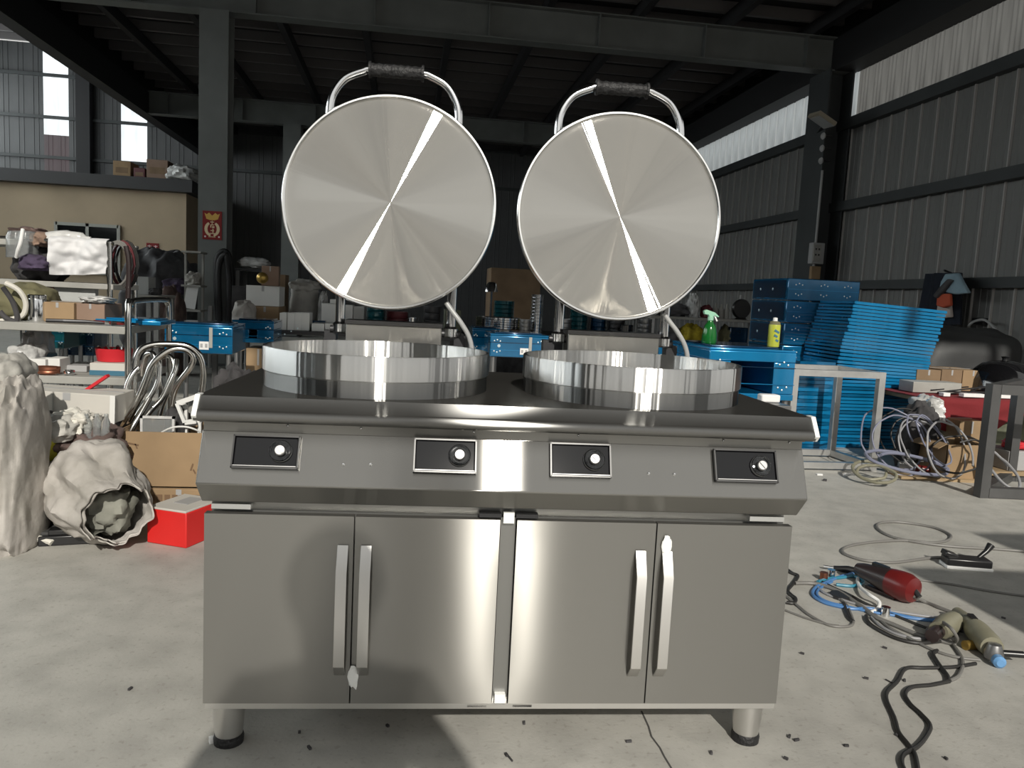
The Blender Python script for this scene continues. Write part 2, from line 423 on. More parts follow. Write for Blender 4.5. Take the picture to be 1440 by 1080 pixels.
# ------------------------------------------------------------------ the hall
XR, XL, YF, YB, ZE, ZR = 5.5, -10.0, -0.6, 20.0, 3.97, 4.75
struct('ground', MB().box((0,-10,-.06), (160,160,.04)), 'ground_outside')
fl_ = struct('floor', MB().box(((XL+XR)/2,(YF+YB)/2-.5,-.02), (XR-XL,YB-YF+1,.04)), 'concrete')
# a crack in the concrete, a thin jagged groove
mb = MB(); pts = [FL(902,1000), FL(912,1022), FL(916,1036), FL(928,1052), FL(934,1064), FL(945,1082), FL(955,1100)]
for a, b in zip(pts[:-1], pts[1:]): mb.bar(Vector((a.x,a.y,.0003)), Vector((b.x,b.y,.0003)), .004, .0012)
mb.build('crack', 'crack', fl_)

# right wall: sheets between seams, girts, translucent band under the eave
YW = 4.3   # the wall starts beyond an added side opening that brightens the right floor
wr = struct('wall_right', MB().box((XR+.08,(YW+YB)/2,1.68), (.04,YB-YW,3.36)), 'wall_sheet', 'dark ribbed sheet metal side wall with girts and translucent band', 'wall')
PW = .27
def sheet_profile(w, ribs, d):
    p = [(0,0)]
    for k in range(ribs):
        c = w*(k+1)/(ribs+1); p += [(c-.012,0),(c-.006,d),(c+.006,d),(c+.012,0)]
    return p+[(w,0)]
def profile_mesh(name, prof, z0, z1, material, axis='y'):
    vs = []
    for z in (z0, z1):
        for a, d in prof: vs.append((-d, a, z) if axis == 'y' else (a, -d, z))
    n = len(prof); mb = MB(); mb.add(vs, [(i, i+1, n+i+1, n+i) for i in range(n-1)]); return mb.mesh(name, material, 20)
pan = profile_mesh('wall_panel', sheet_profile(PW,2,.006), 0, 3.36, 'wall_sheet')
seam = MB().box((-.012,0,1.68), (.024,.014,3.36)).mesh('seam_rib', 'wall_seam_lit')
skyp = profile_mesh('translucent_panel', sheet_profile(PW,5,.02), 3.38, ZE+.25, 'skylight_side')
skyd = profile_mesh('translucent_panel', sheet_profile(PW,3,.01), 3.38, ZE+.25, 'skylight_dim')
ny = int((YB-YW)/PW)
for k in range(ny):
    y = YW+k*PW
    inst(pan, 'wall_panel', wr, (XR,y,0)); inst(seam, 'seam_rib', wr, (XR,y,0))
    inst(skyp if y > 9.2 else skyd, 'translucent_panel', wr, (XR+.02,y,0))
for z, h, d in ((3.33,.13,.10), (2.31,.115,.10), (1.32,.10,.10)):
    MB().box((XR-d/2,(YW+YB)/2,z), (d,YB-YW,h)).build('girt', 'beam_paint', wr)
MB().box((XR+.06,(YF+YB)/2,ZE+.6), (.10,YB-YF,.75)).build('eave_fascia', 'rafter_paint', wr)
MB().box((XR-.13,(YF+YB)/2,ZE+.2), (.30,YB-YF,.40)).build('eave_beam', 'rafter_paint', wr)

# back wall with two tall translucent strips
wb = struct('wall_back', MB().box(((XL+XR)/2,YB+.32,3.1), (XR-XL,.04,6.2)), 'back_sheet', 'far ribbed sheet metal wall with tall translucent strips', 'wall')
bp_ = profile_mesh('wall_panel', sheet_profile(.30,2,.008), 0, 6.2, 'back_sheet', 'x')
s1a, s1b = P(60,70,YB), P(97,195,YB); s2a, s2b = P(170,105,YB), P(207,232,YB)
def holes(x): return s1a.x-.01 < x+.15 < s1b.x+.01 or s2a.x-.01 < x+.15 < s2b.x+.01
# sheets left, between and right of the strips, cut to the strip edges
def seg(x0, x1, z0, z1, m='back_sheet', name='wall_panel', y=YB):
    n = max(1, round((x1-x0)/.3)); w = (x1-x0)/n
    for k in range(n):
        me = profile_mesh(name, sheet_profile(w,2,.008), z0, z1, m, 'x'); inst(me, name, wb, (x0+k*w, y, 0))
seg(XL, s1a.x, 0, 6.2); seg(s1b.x, s2a.x, 0, 6.2)
n_ = int((XR-s2b.x)/.3); me_ = profile_mesh('wall_panel', sheet_profile((XR-s2b.x)/n_,2,.008), 0, 6.2, 'back_sheet', 'x')
for k in range(n_): inst(me_, 'wall_panel', wb, (s2b.x+k*(XR-s2b.x)/n_, YB, 0))
zb1 = P(78,190,YB).z; zt1 = s1a.z
seg(s1a.x, s1b.x, 0, 2.2); seg(s1a.x, s1b.x, zt1, 6.2); seg(s1a.x, s1b.x, zb1, zt1, 'skylight', 'translucent_strip'); seg(s1a.x, s1b.x, 2.2, zb1, 'skylight_purple', 'translucent_strip')
zb2 = P(188,228,YB).z
seg(s2a.x, s2b.x, 0, zb2); seg(s2a.x, s2b.x, s2a.z, 6.2); seg(s2a.x, s2b.x, zb2, s2a.z, 'skylight', 'translucent_strip')
for py in (107,166,222): z = P(78,py,YB).z; MB().box(((XL+XR)/2,YB-.05,z), (XR-XL,.06,.07)).build('girt', 'beam_paint', wb)
x_, = [P(122,180,YB).x]; MB().box((x_,YB-.12,3.1), (.30,.24,6.2)).build('wall_post', 'rafter_paint', wb)
# the outer board behind the sheets is only a backing on the solid parts: drop it so that daylight reaches the strips
wb.data = MB().box(((XL+XR)/2,YB-.02,.05), (XR-XL,.05,.10)).mesh('wall_back', 'beam_paint')

# left wall with a long translucent band added out of view to brighten the office
wl = struct('wall_left', MB().box((XL-.02,(YF+YB)/2,1.4), (.04,YB-YF,2.8)), 'back_sheet', 'sheet metal wall of the left aisle', 'wall')
MB().box((XL-.02,(YF+YB)/2,5.9), (.04,YB-YF,.6)).build('upper_sheet', 'back_sheet', wl)
MB().box((XL-.01,(YF+YB)/2,4.2), (.012,YB-YF,2.8)).build('translucent_panel', 'aisle_band_glow', wl)  # added glowing band, an extra source for the office wall
# front wall above and left of the wide open gateway behind the photographer
wf = struct('wall_front', MB().box((-6.1,YF,3.1), (7.8,.06,6.2)), 'back_sheet', 'sheet metal front wall beside the open gateway', 'wall')

# roof
ce = struct('ceiling', MB().box(((-5+XR)/2,(YF+YB)/2,ZR+.08), (XR+5.2,YB-YF,.05)), 'roof_sheet', 'dark sheet metal roof on purlins and rafters', 'ceiling')
MB().box(((XL-5)/2,(YF+YB)/2,6.25), (-5-XL,YB-YF,.05)).build('aisle_roof', 'roof_sheet', ce)
MB().box((-5,(YF+YB)/2,5.3), (.05,YB-YF,1.95)).build('aisle_upstand', 'roof_sheet', ce)
pm = MB().box((0,0,0), (XR+4.9,.06,.14)).mesh('purlin', 'purlin_paint')
for k in range(34): inst(pm, 'purlin', ce, ((XR-4.9)/2, YF+.3+k*.6, ZR-.02))
pm2 = MB().box((0,0,0), (-5-XL,.06,.14)).mesh('purlin', 'purlin_paint')
for k in range(20): inst(pm2, 'purlin', ce, ((XL-5)/2, 8+k*.6, 6.15))
rm = MB().box((0,0,0), (.09,YB-YF,.16)).mesh('roof_rib', 'rafter_paint')
for k in range(9): inst(rm, 'roof_rib', ce, (-4.1+k*1.15, (YF+YB)/2, ZR-.17))
for yb_ in (9.6, 15.6):
    b = MB().box((0,0,.0), (XR+4.75,.012,.40)); b.box((0,0,-.195), (XR+4.75,.2,.014)); b.box((0,0,.195), (XR+4.75,.2,.014))
    o = b.build('frame_beam', 'column_paint', ce); o.location = ((XR-4.75)/2, yb_, ZE+.2)
    for k in range(8):
        s = MB().box((0,-.05,0), (.012,.09,.38)).build('stiffener', 'column_paint', ce); s.location = (-4.4+k*1.32, yb_, ZE+.2)
MB().box((-4.85,(YF+YB)/2,ZE+.2), (.22,YB-YF,.42)).build('aisle_beam', 'rafter_paint', ce)
bk = MB().box((0,0,0), (.30,1.6,.03), (math.radians(26),0,0)).build('knee_brace', 'rafter_paint', ce); bk.location = (1.02, 9.0, ZE+.42)

def column(loc, label, w=.32, d=.30, h=ZE):
    o = thing('steel_column', label, 'column', loc)
    MB().box((0,-d/2+.008,h/2), (w,.016,h)).build('front_flange', 'column_paint', o)
    MB().box((0,d/2-.008,h/2), (w,.016,h)).build('back_flange', 'column_paint', o)
    MB().box((0,0,h/2), (.012,d-.032,h)).build('web', 'column_paint', o)
    MB().box((0,0,.012), (w+.12,d+.12,.024)).build('base_plate', 'beam_paint', o)
    return o
cl = P(279,200,9.45); cr_ = P(320,200,9.45)
colx = (cl.x+cr_.x)/2
column((colx,9.6,0), 'grey steel column with a red gold poster stuck on it', w=cr_.x-cl.x)
column((colx+.02,15.6,0), 'farther grey steel column behind the cardboard and white cartons', w=.32)
o = thing('steel_column', 'dark steel column against the ribbed side wall carrying a floodlight', 'column', (XR-.25,9.67,0))
MB().box((-.13,-.02,ZE/2), (.02,.50,ZE)).build('front_flange', 'beam_paint', o); MB().box((.03,0,ZE/2), (.30,.014,ZE)).build('web', 'beam_paint', o)
MB().box((.19,0,ZE/2), (.02,.50,ZE)).build('back_flange', 'beam_paint', o)

# office block at the back left
OY = 17.0; oxr = P(262,268,OY).x; ozt = P(130,262,OY).z
wo = struct('wall_office', MB().box(((XL+oxr)/2,OY+1.4,ozt/2), (oxr-XL,2.8,ozt)), 'office_wall', 'beige rendered office block standing inside the hall', 'wall')
MB().box(((XL+oxr)/2+.05,OY+1.3,ozt+.10), (oxr-XL+.25,3.1,.24)).build('roof_edge', 'office_beam', wo)
a, b = P(80,314,OY), P(168,345,OY); zt = a.z; zb = zt-.95
w1 = struct('window_1', MB().box(((a.x+b.x)/2,OY-.02,(zt+zb)/2), (b.x-a.x,.02,zt-zb)), 'window_glass', 'sliding office window with two dark panes', 'window')
for px_ in (a.x, (a.x+b.x)/2, b.x): MB().box((px_,OY-.04,(zt+zb)/2), (.06,.05,zt-zb+.06)).build('window_frame', 'window_frame', w1)
for z in (zt, zb): MB().box(((a.x+b.x)/2,OY-.04,z), (b.x-a.x,.05,.06)).build('window_frame', 'window_frame', w1)
c_ = P(215,349,OY)
o = thing('door_sign', 'small red paper sign on the beige office wall', 'sign', (c_.x,OY-.012,c_.z))
MB().box((0,0,0), (.24,.02,.20)).build('sheet', 'poster_red', o)
for dx in (-.06,.06):
    for dz in (-.04,0,.04): MB().box((dx,-.012,dz), (.07,.004,.012)).build('character_stroke', 'poster_white', o)
    MB().box((dx,-.012,0), (.012,.004,.12)).build('character_stroke', 'poster_white', o)
# things lying on the office roof
def roofbox(pxa, pya, pxb, pyb, label, m, name='storage_box', cat='box'):
    A, B = P(pxa,pya,OY+.4), P(pxb,pyb,OY+.4); w = B.x-A.x; h = A.z-(ozt+.22)
    o = thing(name, label, cat, ((A.x+B.x)/2,OY+.6,ozt+.22))
    MB().box((0,0,h/2), (w,.5,h)).build('body', m, o, bev=.01); MB().box((0,-.252,h*.5), (w*.7,.004,h*.3)).build('front_patch', 'cardboard_dark', o)
roofbox(160,226,185,248, 'dull yellow carton lying on the office roof', 'cardboard')
roofbox(207,224,237,252, 'tall brown carton standing on the office roof', 'cardboard_pink')
roofbox(189,236,205,250, 'small dark red carton between two cartons on the office roof', 'maroon')
tag(MB().crumple((0,0,0), (.28,.3,.16), 5, .4).build('plastic_bag', 'film_clear'), 'pale plastic bag at the edge of the office roof', 'bag', loc=(oxr-.05,OY-.02,ozt+.22))

# poster on the column
pc = P(299,317,9.45); pw, ph = .21, .32
o = thing('lucky_poster', 'red and gold festive paper poster on steel column', 'poster', (colx,9.6-.15-.006,pc.z))
MB().box((0,0,0), (pw,.006,ph)).build('sheet', 'poster_red', o)
def gold(poly, m='poster_gold', n='gold_print'):
    k = MB(); k.extrude_y([(x*pw, z*ph) for x, z in poly], -.0055, -.003); k.build(n, m, o)
gold([(-.40,.42),(-.28,.38),(-.16,.44),(0,.34),(.16,.44),(.28,.38),(.40,.42),(.30,.22),(.12,.18),(-.12,.18),(-.30,.22)])
for sgn in (-1,1):
    arc = [(sgn*.40*math.cos(t)*1.0, -.13+.27*math.sin(t)) for t in [math.radians(q) for q in range(60,-76,-15)]]
    inn = [(sgn*.24*math.cos(t), -.13+.20*math.sin(t)) for t in [math.radians(q) for q in range(-75,61,15)]]
    gold(arc+inn, 'poster_pale')
for x0, z0, x1, z1 in ((-.10,.10,.10,.13),(-.02,.02,.02,.16),(-.09,.0,.10,.03),(-.10,-.08,-.04,.0),(.0,-.09,.12,-.03),(-.08,-.20,.10,-.17),(.02,-.26,.07,-.12),(-.14,-.30,.16,-.27)):
    gold([(x0,z0),(x1,z0),(x1,z1),(x0,z1)], 'poster_pale', 'character_stroke')
for sgn in (-1,1): gold([(sgn*.36+.05*math.cos(t), -.40+.034*math.sin(t)) for t in [k*math.pi/4 for k in range(8)]], 'poster_white', 'dot')
for k in range(5): gold([(-.18+k*.075,-.42),(-.13+k*.075,-.42),(-.13+k*.075,-.39),(-.18+k*.075,-.39)], 'poster_pale', 'small_character')
# ------------------------------------------------------------------ the double griddle cabinet
ROT = -0.045; c0 = Vector((0.2265, 1.5307, 0))
def W(p): return Matrix.Rotation(ROT, 3, 'Z') @ Vector(p) + c0
cab = thing('griddle_cabinet', 'stainless steel double griddle cabinet with two open round lids', 'cooking machine', c0, ROT)
ZT = .745
MB().box((0,.335,.402), (1.185,.61,.572)).build('body', 'body_steel', cab)
MB().box((0,.30,.110), (1.19,.60,.012)).build('bottom_rail', 'handle_steel', cab)
MB().box((0,.022,.31), (.030,.02,.40)).build('center_post', 'body_steel', cab)
# worktop: slanted front band and rounded nose
nose = [(-.047,.722)] + [(-.045-.012*math.sin(t), .710+.012*math.cos(t)) for t in [math.radians(q) for q in (20,50,80,110,140,170)]] + [(-.040,.698)]
prof = [(-.031,ZT)] + nose + [(-.008,.697),(-.008,.690),(.66,.690),(.66,ZT)]
top = MB().extrude_x(prof, -.605, .605).build('worktop', topsteel, cab)
for s in (-1,1):
    MB().extrude_x([(-.012,ZT+.002),(-.034,ZT+.002),(-.052,.722),(-.060,.710),(-.050,.699),(-.036,.699),(-.040,.712),(-.024,.733)], s*.604-.003, s*.604+.006).build('film_corner', 'white_film', top)
MB().box((0,-.004,.686), (1.195,.016,.026)).build('recess_strip', doorsteel, cab)
# sloping control fascia
fas = MB().extrude_x([(-.012,.676),(-.055,.580),(-.014,.536),(.03,.536),(.03,.676)], -.6, .6).build('control_fascia', brushed, cab, bev=.0025)
FT, FB = Vector((0,-.012,.676)), Vector((0,-.055,.580)); fd = (FB-FT).normalized(); fn = Vector((0, fd.z, -fd.y)); fn = fn if fn.y < 0 else -fn
def on_fascia(px, py):
    """point of the fascia plane seen at a photo pixel, in cabinet space"""
    Cc = Matrix.Rotation(-ROT,3,'Z') @ (CPOS - c0); d = Matrix.Rotation(-ROT,3,'Z') @ ray(px, py)
    t = (FT-Cc).dot(fn)/d.dot(fn); return Cc + d*t
frot = (math.atan2(-(FB.y-FT.y), -(FB.z-FT.z)),0,0)
frot = (-math.atan2(FT.y-FB.y, FT.z-FB.z),0,0)
for (x0,y0,x1,y1,kx,ky) in ((329,615,421,659,396,636),(583,620,669,665,646,642),(774,626,857,671,834,648),(1004,635,1089,678,1067,657)):
    A, B = on_fascia(x0,(y0+y1)/2), on_fascia(x1,(y0+y1)/2); C1, C2 = on_fascia((x0+x1)/2,y0), on_fascia((x0+x1)/2,y1)
    c = (A+B+C1+C2)/4; w = B.x-A.x; h = (C1-C2).length; K = on_fascia(kx,ky)
    d = MB().box((0,0,0), (w,.010,h)).build('control_display', 'black_glass', cab, bev=.004, seg=3); d.location = c+fn*.003; d.rotation_euler = frot
    e = MB()
    for sx in (-1,1): e.box((sx*w/2,-.004,0), (.003,.008,h+.003))
    for sz in (-1,1): e.box((0,-.004,sz*h/2), (w+.003,.008,.003))
    e.build('bezel', 'black_plastic', d)
    MB().box((0,-.0085,-h/2+.003), (w*.96,.002,.0012)).build('bezel_highlight', 'silver_cap', d)
    kl = Euler(frot).to_matrix().inverted() @ (K - (c+fn*.003))
    k = MB().lathe([(.0,.0),(.0215,.0),(.0215,.006),(.020,.010),(.017,.0105),(.017,.006),(.0,.006)], 28, rot=(math.pi/2,0,0)).build('knob_ring', 'clear_plastic', d); k.location = (kl.x,-.005,kl.z)
    k = MB().lathe([(.0215,.0),(.0222,.004),(.0205,.006),(.0195,.004)], 28, rot=(math.pi/2,0,0), caps=False).build('knob_bezel', 'silver_cap', d); k.location = (kl.x,-.005,kl.z)
    k = MB().lathe([(.0,0),(.011,0),(.011,.011),(.009,.013),(0,.013)], 20, rot=(math.pi/2,0,0)); k.box((0,-.014,0), (.003,.003,.016), (0,math.radians(-40),0))
    k = k.build('knob_cap', 'silver_cap', d); k.location = (kl.x,-.005,kl.z)
for px, py in ((483,653),(521,653),(912,666),(948,667)):
    s = MB().lathe([(0,0),(.0035,0),(.003,.002),(0,.003)], 10, rot=(math.pi/2,0,0)).build('screw', 'chrome', cab); s.location = on_fascia(px,py)
for x in (-.44,-.30,-.08,.13,.43,.57):
    s = MB().sphere((0,0,0), .0026, 8, 6).build('rivet', 'chrome', cab); s.location = (x,-.013,.689)
# doors with bent strap handles
DW, G = (1.2-.032)/4, .032
dx = [-.6, -.6+DW, G/2, G/2+DW]
for i, x0 in enumerate(dx):
    w = DW-.003; h = .392
    def fn_(u, v, w=w, h=h): 
        bul = .001*(1-(2*u-1)**4)*(1-(2*v-1)**4)
        return (u*w, -bul, v*h)
    d = MB(); d.sheet(fn_, 16, 12, .020); d = d.build('door', doorsteel, cab, sharp=50); d.location = (x0+.0015,-.001,.116)
    hx = w-.030 if i % 2 == 0 else .012
    if i == 0: hx = w-.031
    if i == 2: hx = w-.041
    hw = .022
    zt, zb_ = .335 if i < 2 else .335, .062
    st = .025
    path = [(-.001,zt),(-st,zt-.050),(-st,zb_+.028),(-.001,zb_)]
    inner = [(-.001,zb_+.004),(-st+.003,zb_+.029),(-st+.003,zt-.051),(-.001,zt-.004)]
    hd = MB().extrude_x(path+inner, 0, hw).build('handle', 'handle_steel', d, bev=.001); hd.location = (hx,-.0022,0)
    # hinge and corner fittings
    if i in (0,3):
        q = MB().box((.05 if i == 0 else w-.055,.012,h+.014), (.075,.018,.010)).build('hinge_bracket', 'chrome', d)
    else:
        q = MB().box((w-.02 if i == 1 else .02,.012,h+.008), (.045,.02,.008)).build('hinge_bracket', 'dark_metal', d)
        q = MB().box((w-.03 if i == 1 else .03,.008,-.006), (.04,.014,.005)).build('bottom_catch', 'dark_metal', d)
for z in (.512,.124):
    MB().box((0,.006,z), (.022,.012,.022)).build('corner_block', 'white_film', cab)
for (x,z) in ((-.302,.06+.116),(.330,.345+.116)):
    mb = MB().crumple((0,0,0), (.010,.0025,.022), 3, .5, n=12, m=8, flat=False); t = mb.build('tape_scrap', 'white_film', cab); t.location = (x,-.006,z)
# legs
for sx in (-1,1):
    for y in (.058,.58):
        l = MB().lathe([(.033,.104),(.032,.06),(.028,.022),(.028,.018)], 20).build('leg', 'handle_steel', cab); l.location = (sx*.562,y,0)
        MB().lathe([(.029,.020),(.031,.012),(.030,.0),(0,0)], 20).build('foot', 'black_rubber', l)
# griddles and lids
for s in (-1,1):
    cx, cy = s*.29, .242
    pan_ = MB().lathe([(.244,.775),(.25,.780),(.25,.827),(.2485,.829),(.243,.829),(.2415,.827),(.2415,.782),(.238,.778)], 96, caps=False).build('griddle_ring', ringmat, cab); pan_.location = (cx,cy,0)
    MB().lathe([(.2465,ZT),(.2465,.781)], 96, caps=False).build('skirt', 'skirt_steel', pan_)
    MB().lathe([(0,.776),(.242,.776),(.242,.784),(.236,.786),(0,.786)], 72).build('cooking_plate', lidmat, pan_)
    R_ = .268
    lid = MB().lathe([(0,0.0)] + [(R_*.965*k/12, 0.0) for k in range(1,13)], 128, caps=False).build('lid', lidmat, cab)
    lid.location = (cx if s < 0 else cx+.008,.485,1.178); lid.rotation_euler = (math.pi/2-math.radians(4),0,0)
    MB().lathe([(R_*.965,-.004),(R_*.965,.004),(R_*.975,.007),(R_*.99,.007),(R_,.002),(R_,-.014),(R_*.985,-.016),(R_*.965,-.004)], 128, caps=False).build('lid_rim', 'rim_aluminium', lid)
    MB().lathe([(R_*.985,-.016),(R_*.985,-.045),(R_*.9,-.060),(0,-.064)], 64).build('lid_back', 'black_plastic', lid)
    hw_, z0, z1 = .158, .19, .345
    path = [(-hw_-.004,z0,-.05),(-hw_-.006,.235,-.05),(-hw_+.002,.275,-.05),(-hw_+.03,.315,-.05),(-hw_+.075,.337,-.05),(-.06,.342,-.05),(.06,.342,-.05),(hw_-.07,.337,-.05),(hw_-.028,.315,-.05),(hw_-.002,.275,-.05),(hw_+.006,.235,-.05),(hw_+.004,z0,-.05)]
    hh = MB().tube(path, .0105, 14, smooth=5).build('lid_handle', 'chrome', lid)
    g = MB(); prf = []
    for k in range(25):
        x = -.066+.132*k/24; prf.append((.0165+.0012*math.sin(k*1.9), x))
    prf = [(.021,-.070),(.021,-.064)]+prf+[(.021,.064),(.021,.070)]
    g.lathe(prf, 18, rot=(0,math.pi/2,0)); g = g.build('grip', 'black_rubber', lid); g.location = (0,.342,-.05)
    # rear posts, pivot and housing
    hb = MB().box((0,0,(.87+ZT)/2), (.246,.075,.87-ZT)).build('hinge_housing', doorsteel, cab, bev=.003); hb.location = (cx+.018,.545,0)
    MB().box((0,0,.874), (.250,.085,.010)).build('housing_cover', 'black_plastic', hb)
    for q, xo in ((-1,-.125),(1,.165)):
        p = MB().tube([(0,0,.848),(0,0,1.02)], .0125, 16).build('lid_post', 'chrome', cab); p.location = (cx+xo,.552,0)
        MB().lathe([(.015,.842),(.019,.846),(.019,.866),(.0125,.872)], 16).build('post_collar', 'chrome', p)
    MB().tube([(-.150,0,.852),(.190,0,.852)], .010, 12).build('pivot_bar', 'dark_metal', cab).location = (cx,.552,0)
    for xo in (-.15,.19): MB().box((0,0,(.87+ZT)/2-.01), (.030,.04,.10)).build('pivot_block', 'dark_metal', cab).location = (cx+xo-.0,.57,0)
    tb = MB().tube([(.150,.515,.935),(.168,.510,.912),(.190,.505,.885),(.212,.505,.850),(.222,.505,.81),(.224,.51,ZT)], .0066, 10, smooth=5).build('lid_cable', 'grey_hose', cab); tb.location = (cx,0,0)
# ------------------------------------------------------------------ builders for loose things
def rect(x0, y0, x1, y1, Y):
    xm, ym = (x0+x1)/2, (y0+y1)/2
    A, B = P(x0,ym,Y), P(x1,ym,Y); return (A.x+B.x)/2, B.x-A.x, P(xm,y0,Y).z, P(xm,y1,Y).z
def carton(label, r, Y, dep, m='cardboard', base=None, rotz=0, group=None, name='cardboard_box', cat='box', tape='label_grey', open_top=False, flaps=True):
    x, w, zt, zb = rect(*r, Y); zb = zb if base is None else base; h = zt-zb
    o = thing(name, label, cat, (x, Y+dep/2, zb), rotz, group)
    if open_top:
        b = MB(); t = .004
        b.box((0,0,t/2), (w,dep,t))
        for s in (-1,1): b.box((0,s*(dep/2-t/2),h/2), (w,t,h)); b.box((s*(w/2-t/2),0,h/2), (t,dep,h))
        b.build('body', m, o)
        for s in (-1,1):
            MB().box((s*(w/2+.03),0,h-.012), (.07,dep*.96,.004), (0,s*.5,0)).build('flap', m, o)
    else:
        MB().box((0,0,h/2), (w,dep,h)).build('body', m, o, bev=.003)
        if flaps:
            MB().box((0,0,h+.0012), (w*.995,dep*.07,.0015)).build('tape', tape, o)
            MB().box((0,-dep/2-.0006,h*.86), (w*.08,.0015,h*.26)).build('tape', tape, o)
    return o, w, h
def bag(label, r, Y, dep, m, base=None, seed=1, amp=.3, name='plastic_bag', cat='bag', group=None, freq=2.2, fold=.6, n=44, mm=26, pw=.75):
    x, w, zt, zb = rect(*r, Y); zb = zb if base is None else base; h = zt-zb
    o = MB().crumple((0,0,0), (w/2,dep/2,h/1.82), seed, amp, freq, n, mm, pw=pw, fold=fold).build(name, m, sharp=60)
    return tag(o, label, cat, group, loc=(x, Y+dep/2, zb))
def table(label, x0, x1, y0, y1, z, m='galv_frame', top='shelf_grey', name='work_bench', lower=None, th=.03):
    o = thing(name, label, 'bench', ((x0+x1)/2,(y0+y1)/2,0)); w, d = x1-x0, y1-y0
    MB().box((0,0,z-th/2), (w,d,th)).build('top', top, o, bev=.004)
    for sx in (-1,1):
        for sy in (-1,1): MB().box((sx*(w/2-.03),sy*(d/2-.03),(z-th)/2), (.04,.04,z-th)).build('leg', m, o)
    if lower: MB().box((0,0,lower), (w-.05,d-.05,.02)).build('lower_shelf', top, o)
    return o
def pot_stack(label, px, ytop, ybot, wpx, Y, m, n=4, base=None, name='pot', group=None, cat='pot'):
    """n round pots stacked; every pot is a thing of its own"""
    b = P(px, ybot, Y); t = P(px, ytop, Y); r = wpx/2/F_PX*Y; z0 = b.z if base is None else base; h = (t.z-z0)/n
    me = MB().lathe([(0,0),(r*.9,0),(r*.97,h*.15),(r*.97,h*.8),(r,h*.84),(r,h*.97),(r*.93,h*.97),(r*.9,h*.3),(0,h*.25)], 28).mesh(name, m)
    for k in range(n):
        tag(inst(me, name), ('topmost '+label) if (k == n-1 and n > 1) else label, cat, group or label, loc=(b.x, b.y, z0+h*k))
def dimple_glints(o, pts, r=.006, m='glint_and_sticker', nrm='y'):  # pale dots put in for reflections of the dimples in the film
    k = MB()
    for p in pts: k.sphere(p, (r, r*.4, r) if nrm == 'y' else (r*.4, r, r), 6, 4)
    q = k.build('glint_dots', m, o); q['kind'] = 'stuff'
def film_machine(label, r, Y, dep, m='blue_film', window=False, sticker=True, legs=True, front_drop=0, rotz=0):
    x, w, zt, zb = rect(*r, Y); h = zt-zb
    o = thing('film_wrapped_fryer', label, 'kitchen machine', (x, Y+dep/2, 0), rotz)
    if window:
        t = .055; b = MB()
        b.box((0,0,zt-t/2), (w,dep,t)); b.build('body', m, o, bev=.006)
        MB().box((0,0,zb+t*.3), (w,dep,t*.6)).build('bottom_rail', m, o, bev=.004)
        for s in (-1,1): MB().box((s*(w/2-.062),0,(zt-t+zb+t*.6)/2), (.12,dep-.006,h-1.6*t-.002)).build('side_panel', m, o, bev=.004)
        MB().box((0,dep/2-.01,(zt+zb)/2), (w-.02,.02,h-.02)).build('back_panel', 'dark_metal', o)
        dimple_glints(o, [(-w*.25+.05*k, dep/2-.022, (zt+zb)/2+.03*math.sin(k*2.1)) for k in range(8)], .007)
    else:
        MB().box((0,0,(zt+zb)/2), (w,dep,h)).build('body', m, o, bev=.008, seg=3)
    MB().box((0,0,zt+.006), (w*1.0,dep*.98,.012)).build('top_plate', m, o, bev=.004)
    MB().box((0,.02,zt+.016), (w*.8,dep*.7,.010)).build('inner_tray', 'blue_film_dark', o, bev=.004)
    for f in (.33,.68): MB().box((0,-dep/2-.001,zb+h*f), (w*.995,.004,.004)).build('fold_line', 'blue_film_dark' if f > .5 else 'blue_film_bright', o)
    if sticker:
        MB().box((w*.08,-dep/2-.002,zb+h*.30), (w*.14,.003,h*.30)).build('paper_label', 'label_white', o)
        for k in range(2): MB().box((w*(.045+.07*k),-dep/2-.0045,zb+h*.30), (w*.035,.002,h*.14)).build('label_print', 'label_grey', o)
        MB().box((w*.18,-dep/2-.002,zb+h*.6), (w*.05,.003,h*.75)).build('masking_tape', 'shelf_grey', o)
        MB().lathe([(0,0),(w*.028,0),(w*.024,.003),(0,.003)], 12, rot=(math.pi/2,0,0)).build('round_sticker', 'glint_and_sticker', o).location = (-w*.35,-dep/2-.001,zb+h*.52)
    dimple_glints(o, [(w*(a+b_), -dep/2-.001, zb+h*z) for a in (-.38,.36) for b_, z in ((-.05,.75),(0,.80),(.05,.74),(-.05,.27),(0,.22),(.05,.28))], .0055)
    if legs:
        for sx in (-1,1):
            for sy in (-1,1): MB().tube([(sx*(w/2-.03),sy*(dep/2-.03),0),(sx*(w/2-.03),sy*(dep/2-.03),zb+.01)], .016, 10).build('leg', 'grey_metal', o)
    return o, w, zt, zb
def pts_px(pts, Y): return [P(a,b,Y if len(q) == 0 else q[0]) for a, b, *q in pts]

# ------------------------------------------------------------------ left: red box, cartons, sacks, tubes
x = FL(243,768)
o = thing('metal_toolbox', 'small red box with a white paper lid beside the cabinet', 'box', (FL(248,770).x,2.99,0), math.radians(-24))
MB().box((0,0,.065), (.17,.20,.13)).build('body', 'red_box', o, bev=.004); MB().box((0,.0,.133), (.165,.20,.008)).build('lid', 'carton_grey', o, bev=.002)
MB().box((.0,.02,.1385), (.06,.09,.002)).build('torn_paper', 'label_grey', o)

